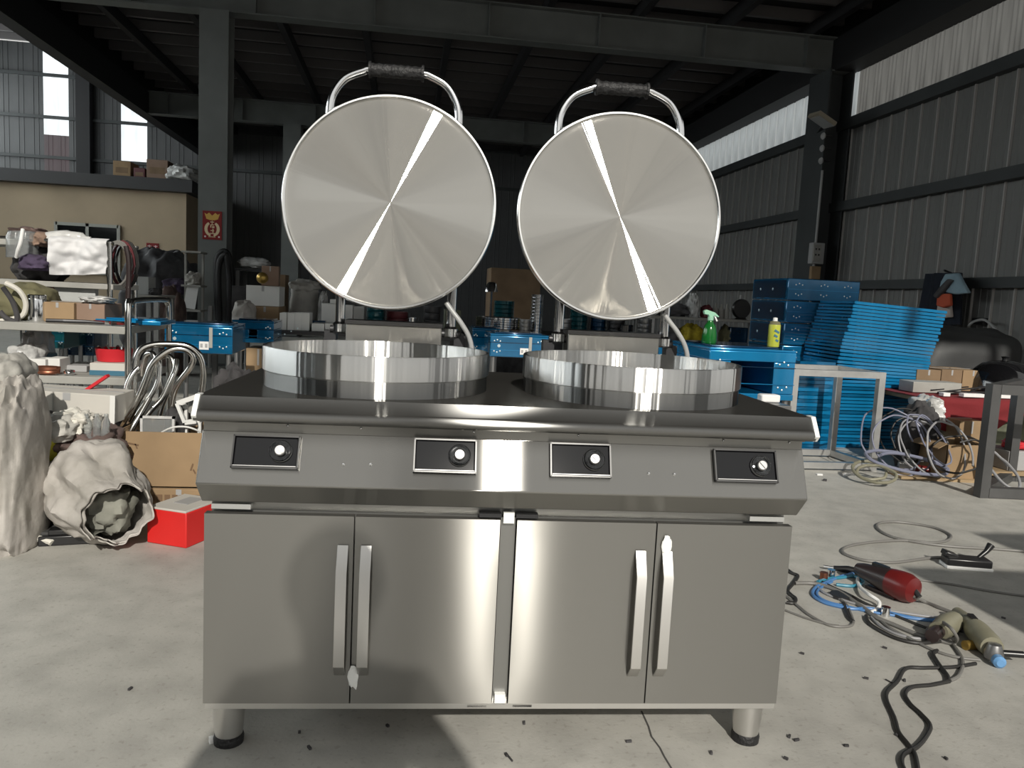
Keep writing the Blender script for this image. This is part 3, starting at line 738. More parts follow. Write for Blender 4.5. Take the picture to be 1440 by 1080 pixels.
lower, w_, h_ = carton('lower brown carton with printed lettering under the big carton', (202,688,300,722), 3.34, .40, 'cardboard', base=0)
for k in range(7):
    for j in range(2): MB().box((-w_*.38+k*.030,-.2015,h_*.62-j*.045), (.021,.002,.026)).build('printed_character', 'print_brown', lower)
bigc, w_, hb_ = carton('big open brown carton full of metal brackets beside the cabinet', (168,608,300,688), 3.36, .42, 'cardboard', base=h_+.002, open_top=True)
zc = h_+.002
for (ax, az, wx, hx, an) in ((-.135,.78,.05,.006,.2),(-.120,.74,.02,.005,1.2),(.10,.38,.006,.03,.3),(.11,.30,.006,.02,-.5)):
    MB().box((ax,-.2115,hb_*az), (wx,.002,hx), (0,an,0)).build('pen_mark', 'print_brown', bigc)
# contents of the big carton
MB_ = thing('plastic_case', 'clear plastic tray standing inside the big brown carton', 'tray', (P(222,605,3.45).x,3.45,zc+.01), 0)
hh_ = P(222,590,3.45).z-zc
q = MB()
q.box((0,0,hh_-.05), (.13,.006,.10))
q.build('panel', 'glass_jar', MB_)
for sx in (-1,1): MB().box((sx*.064,0,hh_-.05), (.010,.016,.11)).build('rim', 'film_clear', MB_)
MB().box((0,0,hh_), (.138,.016,.010)).build('rim', 'film_clear', MB_); MB().box((0,0,(hh_-.1)/2), (.12,.03,hh_-.1)).build('stand', 'rag_dark', MB_)
def bracket(label, pts, Y, w=.012, m='carton_white'):
    pp = [P(a,b,Y) for a, b in pts]; o = thing('metal_bracket', label, 'bracket', pp[0])
    for a, b in zip(pp[:-1], pp[1:]): MB().bar(a-pp[0], b-pp[0], w, .02).build('bar', m, o)
bracket('white angled metal bracket sticking out of the big carton', [(284,555),(249,567),(260,594),(276,592)], 3.5, .014)
bracket('flat white metal strip lying across the open carton', [(250,598),(281,594),(281,625)], 3.55, .014)
bracket('short white bracket tongue in front of the angled one', [(254,572),(262,570),(262,640)], 3.56, .012)
tag(MB().tube([P(220,620,3.42),P(222,612,3.42),P(240,602,3.40),P(258,600,3.40),P(272,603,3.40),P(282,609,3.42),P(284,620,3.43)], .004, 8, smooth=5).build('pale_wire', 'carton_white'), 'pale curved wire looping out of the big carton', 'wire')
bag('dark crumpled wrapping heaped inside the big carton', (225,572,256,610), 3.5, .2, 'rag_dark', base=zc+.02, seed=4, name='wrapping')

# bundle of bent stainless tubes leaning on the carton
TUBES = [
 ([(189,600),(188,560),(190,512),(198,492),(215,485),(240,484),(265,487),(281,500),(286,520),(284,545),(279,575),(278,588)],3.62),
 ([(131,680),(160,612),(190,566),(204,535),(212,515),(226,500),(243,491),(262,492),(272,502),(268,516),(252,537),(244,556),(240,590)],3.45),
 ([(146,672),(170,614),(186,580),(201,553),(212,527),(218,508),(214,497),(206,500),(202,515),(201,528)],3.50),
 ([(158,660),(178,614),(195,582),(213,556),(222,536),(224,512),(220,500)],3.55),
 ([(222,590),(228,570),(238,546),(243,525),(243,508),(236,500),(226,503),(222,516),(226,545),(226,566)],3.66),
 ([(139,676),(150,640),(168,604),(176,570),(178,545),(186,527),(195,517)],3.52),
 ([(205,586),(214,575),(228,560),(240,535),(247,518),(248,506)],3.58),
 ([(150,690),(164,650),(184,606),(196,585),(210,560)],3.40),
]
for k, (pts, Y) in enumerate(TUBES):
    n = len(pts); pp = [P(a,b,Y+.10*i/(n-1)) for i, (a,b) in enumerate(pts)]
    tag(MB().tube(pp, .0125 if k else .014, 12, smooth=5).build('bent_tube', 'stainless_tube'),
        ['bent stainless tube with the widest arch standing over the others','long bent stainless tube leaning diagonally with a hooked top','bent stainless tube with a tight hook in the leaning bundle','slanted stainless tube behind the hooked one in the bundle','small stainless tube arch in the middle of the bundle','stainless tube at the outer side of the leaning bundle','short slanted stainless tube near the big arch','straight stainless rod at the front of the leaning bundle'][k], 'tube', 'bent tubes leaning on the carton')

# big open woven sack
def open_sack():
    o = thing('woven_sack', 'white woven sack lying open on the floor with rubbish inside', 'sack', (FL(165,768).x,3.0,0))
    mouth = P(168,722,2.80); end = P(100,655,3.18)
    a = mouth; ax = (end-mouth).normalized(); side = ax.cross(Vector((0,0,1))).normalized(); up = side.cross(ax)
    L = (end-mouth).length
    n, m = 110, 34
    def surf(u, v, sc=1.0):
        t = v; ang = 2*math.pi*u
        rad = (.100+.16*t) if t < .25 else (.14+.01*math.sin(3*t)) if t < .6 else .14*(1-.9*((t-.6)/.4)**1.8)
        rad = max(rad, .02)
        c = mouth + ax*(L*1.05*t)
        c.z = max(c.z, rad*.80)
        q = Vector((math.cos(ang)*2, math.sin(ang)*2, t*2.5))
        q = q+Vector((3,1,2)); f = 1 + .22*noise.noise(q*.8) + .26*(noise.voronoi(q*.9)[0][0]-.45) + .16*(noise.voronoi(q*2.1)[0][0]-.4)
        p = c + side*math.cos(ang)*rad*f*sc + up*math.sin(ang)*rad*f*1.05*sc
        f = 1+(f-1)*min(1,.5+t*4)
        p = c + side*math.cos(ang)*rad*f*sc + up*math.sin(ang)*rad*f*1.05*sc
        if t < .08: p += ax*(-.05*noise.noise(Vector((math.cos(ang)*3,math.sin(ang)*3,7))))
        p.z = max(p.z, .004); return p-o.location
    b = MB(); b.sheet(lambda u,v: surf(u,v), n, m, .004); b.build('fabric', 'sack_white', o, sharp=32)
    b = MB(); b.sheet(lambda u,v: surf(u,.01+v*.12,1.05-.10*v)+Vector((0,-.012,0)), n, 4, .004); b.build('rolled_rim', 'sack_white', o, sharp=60)
    MB().crumple(mouth+ax*.13-o.location-Vector((0,0,.03)), (.085,.08,.08), 9, .4, 3, flat=False).build('rubbish', 'sack_inner', o, sharp=60)
    return o
open_sack()
bag('tall white woven sack standing at the edge of the pile', (-40,545,20,778), 2.72, .34, 'sack_white', base=0, seed=21, amp=.16, name='woven_sack', cat='sack', freq=1.9, n=80, mm=70, fold=1.0)
bag('folded grey sack top slumped over the tall white sack', (-45,505,14,560), 2.85, .26, 'sack_grey', base=P(0,556,2.85).z-.02, seed=14, amp=.3, name='woven_sack', cat='sack')
bag('green grey crumpled plastic bag beside the open sack', (40,652,108,752), 3.02, .26, 'rag_green', base=0, seed=33, amp=.42, name='rubbish_bag', freq=2.8, n=64, mm=44)
bag('brown and dark rags piled above the green bag', (60,612,150,665), 3.12, .30, 'rag_brown', base=P(100,672,3.12).z, seed=41, amp=.4, name='rag_heap', cat='rags', freq=3, n=56, mm=36)
bag('yellow plastic bag wedged between the sacks', (38,610,70,720), 3.06, .16, 'yellow_bag', base=.10, seed=6, amp=.3, name='plastic_bag')
bag('tall dark cloth bundle behind the yellow bag', (12,590,66,745), 3.12, .24, 'rag_dark', base=0, seed=8, amp=.2, name='cloth_bundle', cat='bundle')
lc, w_, h_ = carton('long pale carton lying across the rubbish heap', (26,552,164,592), 3.36, .20, 'carton_grey', rotz=math.radians(0))
lc.rotation_euler = (0, math.radians(1.5), math.radians(-4))
MB().box((-w_*.14,-.1015,h_/2), (.006,.003,h_)).build('seam', 'shelf_grey', lc); MB().box((w_*.485,-.1015,h_/2), (.02,.003,h_)).build('end_tape', 'carton_white', lc)
bag('dark heap of wrapping under the long pale carton', (22,590,168,640), 3.34, .34, 'rag_dark', base=P(95,648,3.34).z, seed=17, amp=.3, name='wrapping_heap', cat='rags', n=60, mm=36)
bag('heap of dark scrap on the floor behind the sacks', (10,640,175,735), 3.32, .50, 'tarp_grey', base=0, seed=19, amp=.25, name='scrap_heap', cat='scrap', n=60, mm=36)
bag('crumpled pale paper bag lying under the long carton', (64,582,120,612), 3.16, .16, 'paper', base=P(92,612,3.16).z, seed=23, amp=.4, name='paper_bag', freq=3, n=56, mm=36)
bag('grey folded plastic film hanging over the rags', (34,588,96,622), 3.10, .16, 'sack_grey', base=P(66,624,3.10).z, seed=29, amp=.4, name='plastic_film', cat='film')
for k, px in enumerate((126,137,147)):
    b = P(px,621,3.2); tag(MB().lathe([(0,0),(.016,0),(.017,.02),(.015,.05),(.017,.075),(.008,.095),(.008,.11),(0,.11)], 14).build('plastic_bottle', 'glass_jar'), ('clear empty bottle nearest the paper bag','green tinted middle bottle in the rubbish','empty bottle beside the bent tubes')[k], 'bottle', 'bottles in the rubbish', loc=b, rot=(0,math.radians(-6+5*k),0))
tag(MB().bar((0,0,0), P(115,553,3.5)-P(152,528,3.5), .035, .012).build('red_strap', 'red_plastic'), 'bright red strap rising from the heap to the shelf', 'strap', loc=P(152,528,3.5))
# rubber scraps on the floor
q = MB(); c = FL(75,755); q.extrude_y([(-.16,0),(-.10,.0),(.16,.012),(.15,.03),(.02,.04),(-.06,.05),(-.12,.03)], -.09, .09)
tag(q.build('rubber_mat', 'rubber_dark', bev=.004), 'dark rubber scrap lying before the green bag', 'scrap', loc=(c.x,c.y,0), rotz=.3)
q = MB(); q.box((0,0,.018), (.20,.07,.035)); q.box((.0,.0,.045), (.14,.05,.02))
tag(q.build('plastic_tray', 'black_plastic', bev=.004), 'black plastic tray lying beside the open sack', 'tray', loc=(FL(108,757).x,2.93,0), rotz=.22)
q = MB().tube([(-.15,-.05,.012),(-.08,.0,.03),(0,.03,.035),(.08,.035,.02),(.10,.03,.012)], .012, 8, smooth=4)
tag(q.build('pale_strip', 'paper'), 'pale curled strip on the floor by the tall sack', 'scrap', loc=FL(25,772))

# ------------------------------------------------------------------ left: rack with shelves
RY = 3.85
zs1 = P(90,456,RY).z; zs2 = P(90,529,RY).z
xr = P(178,460,RY).x; xl = P(-60,456,RY).x; RD = .62
rack = thing('storage_rack', 'tubular steel rack with pale shelves beside the rubbish heap', 'rack', ((xl+xr)/2,RY+RD/2,0))
w = xr-xl
for z in (zs1, zs2, .14): MB().box((0,0,z-.018), (w,RD,.036)).build('shelf', 'shelf_grey', rack, bev=.003)
ztop = P(205,424,RY).z
MB().tube([(w/2+.01,-RD/2-.01,0),(w/2+.01,-RD/2-.01,ztop-.08),(w/2+.01,-RD/2+.02,ztop-.02),(w/2+.01,-RD/2+.10,ztop),(w/2+.01,RD/2-.10,ztop),(w/2+.01,RD/2-.02,ztop-.02),(w/2+.01,RD/2+.01,ztop-.08),(w/2+.01,RD/2+.01,0)], .015, 12, smooth=4).build('end_loop', 'stainless_tube', rack)
for y in (-RD/2,RD/2): MB().tube([(-w/2,y,0),(-w/2,y,ztop)], .015, 10).build('post', 'stainless_tube', rack)
E1 = zs1+.001; E2 = zs2+.001
# upper shelf unit standing behind the rack
UY = 4.55; zu1 = P(100,397,UY).z; zu2 = P(40,338,UY).z; ux0, ux1 = P(-70,397,UY).x, P(160,397,UY).x
up = thing('shelf_unit', 'taller shelf unit with white plastic sheet hung on it', 'shelf', ((ux0+ux1)/2,UY+.2,0))
w = ux1-ux0
for z in (zu1, P(100,448,UY).z): MB().box((0,0,z-.015), (w,.42,.03)).build('shelf', 'shelf_grey', up, bev=.003)
MB().box((-w*.28,0,zu2-.015), (w*.44,.42,.03)).build('shelf', 'shelf_grey', up, bev=.003)
zpt = P(155,340,UY).z
for sx in (-1,1):
    for y in (-.2,.2): MB().tube([(sx*(w/2-.02),y,0),(sx*(w/2-.02),y,zpt)], .014, 10).build('post', 'stainless_tube', up)
for y in (-.2,.2): MB().tube([(-w/2,y,zpt-.01),(w/2,y,zpt-.01)], .010, 8).build('top_rail', 'stainless_tube', up)
U1 = zu1+.001; U2 = zu2+.001; U0 = P(100,448,UY).z+.001
# white sheet draped over the top rail
a, b = P(69,340,UY-.03), P(150,340,UY-.03); zl = P(110,388,UY-.03).z
ww = b.x-a.x; hh = zpt+.012-zl
def drape(u, v):
    x = a.x+u*ww*(1.0-.03*v); z = zpt+.012 - v*hh*(1-.10*u*u*v)
    y = UY-.03 - .018*math.sin(u*9+v*3) - .02*noise.noise(Vector((u*4,v*4,1))) - .012*noise.noise(Vector((u*9,v*7,4)))
    if v < .06: y += .05*(1-v/.06)
    return (x, y, z)
q = MB(); q.sheet(drape, 30, 22, .003); tag(q.build('plastic_sheet', 'sheet_white', sharp=80), 'white plastic sheet hanging over the shelf rail', 'sheet')
q = MB().tube([P(58,338,UY+.05),P(75,334,UY+.05),P(100,333,UY+.05),P(128,337,UY+.05)], [.02,.035,.035,.03,.015], 12, smooth=6)
tag(q.build('film_roll', 'film_clear'), 'roll of clear film lying on top of the shelf unit', 'roll')
bag('dark clothes bundle stuffed on the upper shelf', (8,345,68,393), UY-.0, .34, 'rag_dark', base=U1, seed=51, amp=.3, name='clothes_bundle', cat='bundle', n=56, mm=36)
bag('purple jacket folded on the upper shelf', (20,358,60,378), UY-.10, .16, 'rag_purple', base=P(40,380,UY).z, seed=55, amp=.3, name='jacket', cat='clothing')
bag('brown and pink bags piled on the top shelf', (4,318,50,338), UY+.02, .3, 'rag_brown', base=U2, seed=57, amp=.4, name='rag_bag', freq=3)
bag('pale pink bag on the top shelf beside the film roll', (36,326,62,345), UY-.02, .2, 'cardboard_pink', base=P(50,346,UY).z, seed=58, amp=.3)
tag(MB().tube([P(32,322,UY-.12),P(29,340,UY-.14),P(25,352,UY-.14),P(23,362,UY-.12)], .009, 8, smooth=4).build('electric_cable', 'label_white'), 'white cord hanging down in front of the dark clothes', 'cord')
for k, px in enumerate((17,31)):
    c = P(px,350,UY-.04); tag(MB().lathe([(0,0),(.055,0),(.055,.11),(.045,.13),(.045,.14),(0,.14)], 18).build('glass_jar', 'glass_jar'), ('shiny jar at the outer end of the upper shelf','reddish lit jar beside the white cord')[k], 'jar', 'jars on the upper shelf', loc=(c.x,c.y+.06,P(px,362,UY).z))
# cord coils hung at the end of the unit
for k, (dx, m, lab) in enumerate(((0,'cable_grey','grey cord coil hanging from the shelf post'),(.05,'maroon','dark red cord coil hanging from the shelf post'),(.10,'cable_black','black cord coil hanging at the shelf corner'))):
    c = P(165+6*k,372,UY+.12+.04*k)
    for_ = [(c.x+(.075+.006*j)*math.cos(t)*(.7 if k else .8), c.y+.01*j, c.z+(.115+.008*j)*math.sin(t)) for j in range(3) for t in [q*math.pi/8 for q in range(16)]]
    tag(MB().tube(for_, .007, 7).build('cord_coil', m), lab, 'cord')
c = P(178,400,UY+.1); tag(MB().tube([P(177,346,UY+.1),P(181,370,UY+.1),P(180,420,UY+.1),P(178,450,UY+.1)], .014, 8, smooth=3).build('hanging_strap', 'tool_dark'), 'dark strap hanging down beside the cord coils', 'strap')
# on the rack's top shelf
c = P(44,450,RY+.10)
o = thing('steel_canister', 'polished stainless steel canister on the rack shelf', 'canister', (c.x,RY+.16,E1)); r_ = 11/F_PX*RY; h_ = P(44,415,RY).z-E1
MB().lathe([(0,0),(r_,0),(r_*1.02,.004),(r_*1.02,h_*.82),(r_,h_*.84)], 32).build('body', 'chrome', o)
MB().lathe([(r_,h_*.84),(r_*1.05,h_*.85),(r_*1.05,h_*.97),(r_*.95,h_),(0,h_)], 32).build('lid', 'chrome', o)
bag('olive backpack with dark straps on the rack shelf', (-30,398,58,456), RY+.16, .30, 'olive_cloth', base=E1, seed=61, amp=.18, name='backpack', n=56, mm=36)
for k, lab in enumerate(('pale piped strap arching over the olive backpack','second dark strap loop on the olive backpack')):
    pts = [(0,452),(20,448),(33,442),(36,425),(26,408),(8,398)] if k == 0 else [(0,438),(10,448),(24,450),(18,425),(4,404)]
    tag(MB().tube([P(a,b,RY+.10-.02*k) for a, b in pts], .012, 8, smooth=4).build('bag_strap', 'paper' if k == 0 else 'rag_dark'), lab, 'strap')
carton('brown carton beside the steel canister on the rack', (57,425,104,449), RY+.15, .24, 'cardboard', base=E1)
carton('pinkish carton under a plastic bag on the rack', (107,427,147,450), RY+.18, .24, 'cardboard_pink', base=E1)
bag('crumpled clear plastic bag lying on the pinkish carton', (108,417,148,430), RY+.16, .18, 'film_clear', base=P(127,427,RY+.18).z+.003, seed=63, amp=.4)
o, w_, h_ = carton('maroon electrical box standing behind the brown carton', (56,398,75,424), UY+.02, .14, 'maroon', base=U0, flaps=False, name='electrical_box')
MB().lathe([(0,0),(.014,0),(.012,.012),(0,.012)], 12, rot=(math.pi/2,0,0)).build('knob', 'silver_cap', o).location = (0,-.07,h_*.65)
MB().box((0,-.071,h_*.3), (w_*.7,.003,.02)).build('label', 'rag_brown', o)
carton('flat grey cabinet panel leaning behind the cartons', (76,401,134,430), UY+.03, .05, 'cream_panel', base=U0, flaps=False, name='metal_sheet', cat='panel')
q, ww_, zz, _ = None, None, None, None
A = P(120,447,RY+.05); B = P(206,440,RY+.05)
q = MB(); q.box((0,0,.012), (.30,.26,.022)); q.box((0,0,.026), (.24,.20,.008))
tag(q.build('wrapped_tray', 'blue_film_bright', bev=.004), 'blue film wrapped panel lying at the end of the rack shelf', 'panel', loc=(P(162,445,RY).x,RY+.30,E1))
for k, (px, m, lab, s) in enumerate(((150,'tool_red','orange handled screwdriver on the rack shelf edge',.07),(162,'chrome','small chrome spanner on the rack shelf edge',.05),(118,'dark_metal','dark spanner lying on the rack shelf',.09),(98,'dark_metal','dark file lying before the brown carton',.10),(172,'tool_dark','black handled pliers at the shelf corner',.05))):
    c = P(px,455,RY+.04); q = MB().tube([(-s,0,.012),(0,.01,.012),(s,0,.010)], [.009,.009,.005], 8); q.box((s*1.1,0,.010), (.02,.02,.008))
    tag(q.build('hand_tool', m), lab, 'tool', loc=(c.x,RY+.05,E1), rotz=.2*k-.3)
# on the rack's lower shelf
bag('clear plastic bag with white packing on the lower rack shelf', (4,487,48,526), RY+.06, .2, 'film_clear', base=E2, seed=71, amp=.35)
bag('tall clear plastic bag hanging open on the lower rack shelf', (26,462,56,512), RY+.26, .2, 'film_clear', base=E2, seed=72, amp=.35)
bag('red cloth bundle at the outer end of the lower shelf', (-20,510,20,528), RY+.04, .16, 'red_plastic', base=E2, seed=73, amp=.25, name='cloth_bundle', cat='bundle')
carton('white printed carton on the lower rack shelf', (41,505,64,527), RY+.07, .12, 'carton_white', base=E2, flaps=False)
carton('white glossy carton beside the printed one on the lower shelf', (64,504,84,527), RY+.10, .12, 'carton_white', base=E2, flaps=False)
carton('dark blue carton behind the white cartons on the lower shelf', (40,498,66,520), RY+.24, .12, 'can_blue', base=E2, flaps=False)
c = P(66,524,RY+.03)
tag(MB().tube([(.05*math.cos(t)*(1+.02*j), .035*math.sin(t), .010+.006*j) for j in range(5) for t in [q*math.pi/6 for q in range(12)]], .005, 6).build('copper_coil', 'copper'), 'small coil of copper wire before the white cartons', 'wire', loc=(c.x,RY+.035,E2))
tag(MB().tube([(.02*math.cos(t), .02*math.sin(t), .008+.005*j) for j in range(3) for t in [q*math.pi/6 for q in range(12)]], .005, 6).build('wire_ring', 'chrome'), 'small chrome wire ring beside the copper coil', 'wire', loc=(P(91,524,RY).x,RY+.05,E2))
o, w_, h_ = carton('white box with a blue base on the lower rack shelf', (126,511,176,530), RY+.08, .24, 'carton_grey', base=E2, flaps=False)
MB().box((0,-.122,h_*.2), (w_,.004,h_*.4)).build('blue_band', 'can_blue', o)
zz = E2+h_+.002
o = thing('tool_tray', 'red round tin full of bolts on the white box', 'tin', (P(150,511,RY+.1).x,RY+.20,zz))
MB().lathe([(0,0),(.075,0),(.085,.06),(.082,.062),(.072,.012),(0,.012)], 24).build('tin', 'red_plastic', o)
for k in range(7): MB().tube([(.05*math.cos(k*2.1),.05*math.sin(k*1.7),.03),(.06*math.cos(k*2.1+.7),.055*math.sin(k*1.3),.072)], .006, 6).build('bolt', 'chrome', o)
carton('grey case lying flat behind the white cartons on the lower shelf', (86,514,122,529), RY+.18, .2, 'label_grey', base=E2, flaps=False)
# ------------------------------------------------------------------ middle background
film_machine('blue film wrapped fryer with a white label before the steel column', (231,459,327,497), 5.2, .42)
film_machine('blue film wrapped fryer with an open bay behind the labelled one', (326,453,385,482), 6.1, .42, window=True, sticker=False)
film_machine('blue film wrapped fryer with a white label between the two griddles', (689,473,772,503), 5.4, .40)
film_machine('blue film wrapped fryer half hidden behind the griddle hose', (664,464,703,497), 6.1, .40, sticker=False)
film_machine('dark blue film wrapped fryer far behind the rack', (55,458,90,490), 6.0, .40, sticker=False, m='teal_film')
film_machine('dark blue wrapped cabinet beyond the rack next to the teal one', (93,460,132,500), 6.4, .40, sticker=False, m='blue_film_dark')
# tarpaulin heap before the office
bag('big heap of grey plastic tarpaulin in front of the office', (146,350,252,470), 9.2, 1.6, 'tarp_grey', base=0, seed=81, amp=.16, name='tarpaulin_heap', cat='tarpaulin', freq=3, n=80, mm=56)
bag('purple bag lying on the tarpaulin heap', (226,392,258,412), 8.9, .3, 'rag_purple', base=P(242,414,8.9).z, seed=83, amp=.3)
bag('brown rags at the foot of the tarpaulin heap', (216,408,250,450), 8.2, .4, 'rag_brown', base=0, seed=84, amp=.25, name='rag_heap', cat='rags', n=60, mm=36)
# small trolley beside the tarpaulin
zt_ = P(205,415,7.2).z
o = table('low steel trolley with papers beside the tarpaulin heap', P(180,415,7.2).x, P(224,415,7.2).x, 7.2, 7.7, zt_, name='trolley')
carton('grey metal box standing on the low trolley', (190,389,209,415), 7.35, .2, 'cream_panel', base=zt_+.001, flaps=False, name='metal_box')
bag('dark rags lying on the low trolley', (208,405,223,415), 7.3, .15, 'rag_dark', base=zt_+.001, seed=86, amp=.3, name='rag', cat='rags')
# slim stand left of the column
zq = P(268,354,8.8).z
o = thing('slim_stand', 'pale slim stand with papers left of the steel column', 'stand', (P(268,400,8.8).x,8.95,0))
for sx in (-1,1): MB().box((sx*.09,0,zq/2), (.02,.04,zq)).build('post', 'shelf_grey', o)
for z in (zq, P(268,402,8.8).z, P(268,437,8.8).z): MB().box((0,0,z), (.20,.28,.02)).build('shelf', 'shelf_grey', o)
o = MB(); o.box((0,0,.13), (.12,.012,.26), (0,.15,0)); tag(o.build('paper_sheet', 'label_white'), 'white papers standing on the slim stand', 'paper', loc=(P(267,425,8.8).x,8.85,P(268,437,8.8).z+.02))
bag('grey bag on the upper level of the slim stand', (259,383,278,401), 8.82, .2, 'sack_grey', base=P(268,402,8.8).z+.012, seed=87, amp=.35)
# hose hung on the column
pts = [(306,450),(305,420),(304,385),(306,362),(314,353),(322,360),(325,385),(325,420),(324,448)]
for k, lab in enumerate(('outer black hose loop hung on the steel column','inner black hose loop hung on the steel column')):
    tag(MB().tube([P(a+(k*3 if a < 315 else -k*3 if a > 315 else 0), b+k*5, 9.415-.055*k) for a, b in pts], .032, 10, smooth=5).build('black_hose', 'black_rubber'), lab, 'hose')
tag(MB().tube([P(296,430,9.2),P(296,452,9.2),Vector((P(296,452,9.2).x,9.2,0))], .03, 10).build('steel_post', 'grey_metal'), 'short steel post standing before the steel column', 'post')
# long bench behind the cabinet
BZ = P(430,466,6.6).z
table('long dark work bench behind the griddle cabinet', P(296,466,6.6).x, P(655,470,6.6).x, 6.6, 8.0, BZ, m='dark_frame', top='dark_metal')
BB = BZ+.001
carton('brown carton lying under the white carton on the bench', (352,431,392,456), 7.05, .4, 'cardboard', base=BB)
zt2 = P(372,431,7.05).z+.003
carton('white foam carton standing on the brown carton', (346,402,393,431), 7.08, .3, 'carton_white', base=zt2)
bag('white plastic sack slumped beside the brown carton', (324,424,353,460), 6.75, .28, 'sack_white', base=BB, seed=91, amp=.28)
zt3 = P(370,402,7.08).z+.003
carton('open brown carton piled above the white foam carton', (366,374,390,401), 7.12, .22, 'cardboard_pink', base=zt3, rotz=.1)
carton('brown carton leaning beside the far column', (384,386,401,440), 8.05-.35, .24, 'cardboard_dark', base=BB)
carton('dark carton between the plastic sack and white foam carton', (326,402,345,432), 7.5, .25, 'rag_dark', base=BB, flaps=False)
tag(MB().sphere((0,0,0), (.05,.05,.05), 16, 12).build('steel_ball', 'brass'), 'small brassy knob shining before the open carton', 'knob', loc=P(369,391,7.05))
o = thing('cloth_bucket', 'white fabric covered bucket standing on the bench', 'bucket', (P(425,445,7.3).x,7.45,BB)); r_ = 20/F_PX*7.3; h_ = P(425,402,7.3).z-BB
MB().lathe([(0,0),(r_*.95,0),(r_*1.02,h_*.3),(r_*1.0,h_*.6),(r_*.9,h_*.8),(r_*.95,h_*.86),(r_*.88,h_*.97),(r_*.5,h_),(0,h_*.98)], 28).build('body', 'sack_grey', o)
MB().crumple((0,0,h_*.86), (r_*.95,r_*.95,.06), 3, .3).build('cloth_top', 'sack_grey', o)
tag(MB().box((0,0,.2), (.03,.03,.4)).build('white_stick', 'label_white'), 'white stick standing behind the fabric bucket', 'stick', loc=(P(415,430,7.6).x,7.8,BB))
bag('small pale plastic bag beside the fabric bucket', (446,412,460,448), 7.2, .2, 'film_clear', base=BB, seed=93, amp=.35)
for k, (r4, Y, lab) in enumerate((((393,440,403,482),6.68,'slim white carton at the end of the white pack row'),((404,440,414,482),6.68,'second slim white carton in the white pack row'),((414,440,424,482),6.68,'third slim white carton in the white pack row'),((424,440,435,482),6.68,'last slim white carton in the white pack row'),
      ((452,427,473,456),7.0,'tall white carton beside the lid post'),((438,455,456,480),6.66,'low white carton under the tall white one'),((457,455,477,480),6.66,'low white carton next to the lid post'),((484,429,496,456),7.05,'white carton right of the lid post'),((497,431,512,456),7.1,'greyish white carton before the pots'),((464,421,474,427),7.05,'small white carton lying on the tall white one'))):
    if k == 9: carton(lab, r4, Y, .15, 'carton_white', base=P(462,427,7.0).z+.003, group='white cartons on the bench', flaps=False)
    else: carton(lab, r4, Y, .22, 'carton_white', base=BB, group='white cartons on the bench', flaps=False)
tag(MB().box((0,0,.04), (.16,.2,.08)).build('blue_block', 'blue_film_dark', bev=.005), 'dark blue block between the white carton rows', 'box', loc=(P(444,452,6.9).x,7.0,BB))
pot_stack('dark teal film wrapped pot in the stack by the left lid post', 528, 428, 456, 26, 7.0, 'teal_film', 4, base=BB, group='teal pots stacked on the bench')
pot_stack('steel pot in the row under the left lid', 607, 430, 458, 24, 7.0, 'dark_metal', 4, base=BB, group='steel pots on the bench')
pot_stack('dark red pan stacked under the left lid', 558, 438, 460, 30, 7.1, 'maroon', 3, base=BB, group='dark red pans on the bench')
pot_stack('small chrome pot under the left lid', 580, 446, 462, 14, 6.9, 'chrome', 2, base=BB, group='small chrome pots')
carton('dark green carton at the end of the bench under the lid', (626,436,648,466), 7.1, .3, 'rag_green', base=BB, flaps=False)
# second bench, between and behind the griddles
B2 = P(800,474,6.9).z
table('second dark bench behind the right griddle', P(655,470,6.9).x, P(935,474,6.9).x, 6.9, 8.2, B2, m='dark_frame', top='dark_metal')
C2 = B2+.001
mz = P(690,468,5.8).z
pot_stack('flat bright steel pan stacked on the second bench', 700, 446, 462, 66, 7.2, 'chrome', 5, base=P(700,462,7.2).z, group='flat steel pans in a wide stack')
tag(MB().box((0,0,(P(700,462,7.2).z-C2)/2), (.50,.30,P(700,462,7.2).z-C2)).build('wooden_crate', 'cardboard_dark'), 'dark crate under the wide stack of steel pans', 'crate', loc=(P(700,462,7.2).x,7.2,C2))
pot_stack('teal film wrapped pot above the wide steel pan stack', 708, 423, 445, 30, 7.75, 'teal_film', 4, base=P(708,446,7.75).z, group='teal pots behind the wide steel pan stack')
tag(MB().box((0,0,(P(708,446,7.75).z-C2)/2), (.3,.26,P(708,446,7.75).z-C2)).build('wooden_crate', 'rag_dark'), 'black crate under the teal pots behind the pan stack', 'crate', loc=(P(708,446,7.75).x,7.75,C2))
pot_stack('narrow steel pan in the tall shiny tower between the lids', 753, 414, 470, 18, 7.1, 'chrome', 12, base=C2, group='narrow steel pans in a tall tower')
pot_stack('dark steel pan in the lower tower beside the shiny one', 738, 449, 470, 16, 7.0, 'grey_metal', 4, base=C2, group='dark steel pans in a low tower')
o = thing('work_lamp', 'small chrome desk lamp glinting between the two lids', 'lamp', (P(692,424,8.0).x,8.1,C2))
zq = P(692,402,8.0).z-C2
MB().tube([(0,0,0),(0,0,zq)], .012, 8).build('pole', 'chrome', o); MB().lathe([(.03,.12),(.05,.10),(.07,.02),(.066,.02),(.0,.06)], 20).build('shade', 'chrome', o).location = (0,0,zq-.08)
MB().lathe([(0,0),(.08,0),(.08,.015),(0,.02)], 20).build('base', 'dark_metal', o)
carton('large dark brown carton far behind between the lids', (690,378,760,425), 9.6, .5, 'cardboard_dark', base=C2-.2, tape='cardboard_dark')
tag(MB().box((0,0,(C2-.2)/2), (1.2,.6,C2-.2)).build('dark_pallet', 'rag_dark'), 'dark pallet block under the large dark carton', 'pallet', loc=(P(725,440,9.6).x,9.85,0))
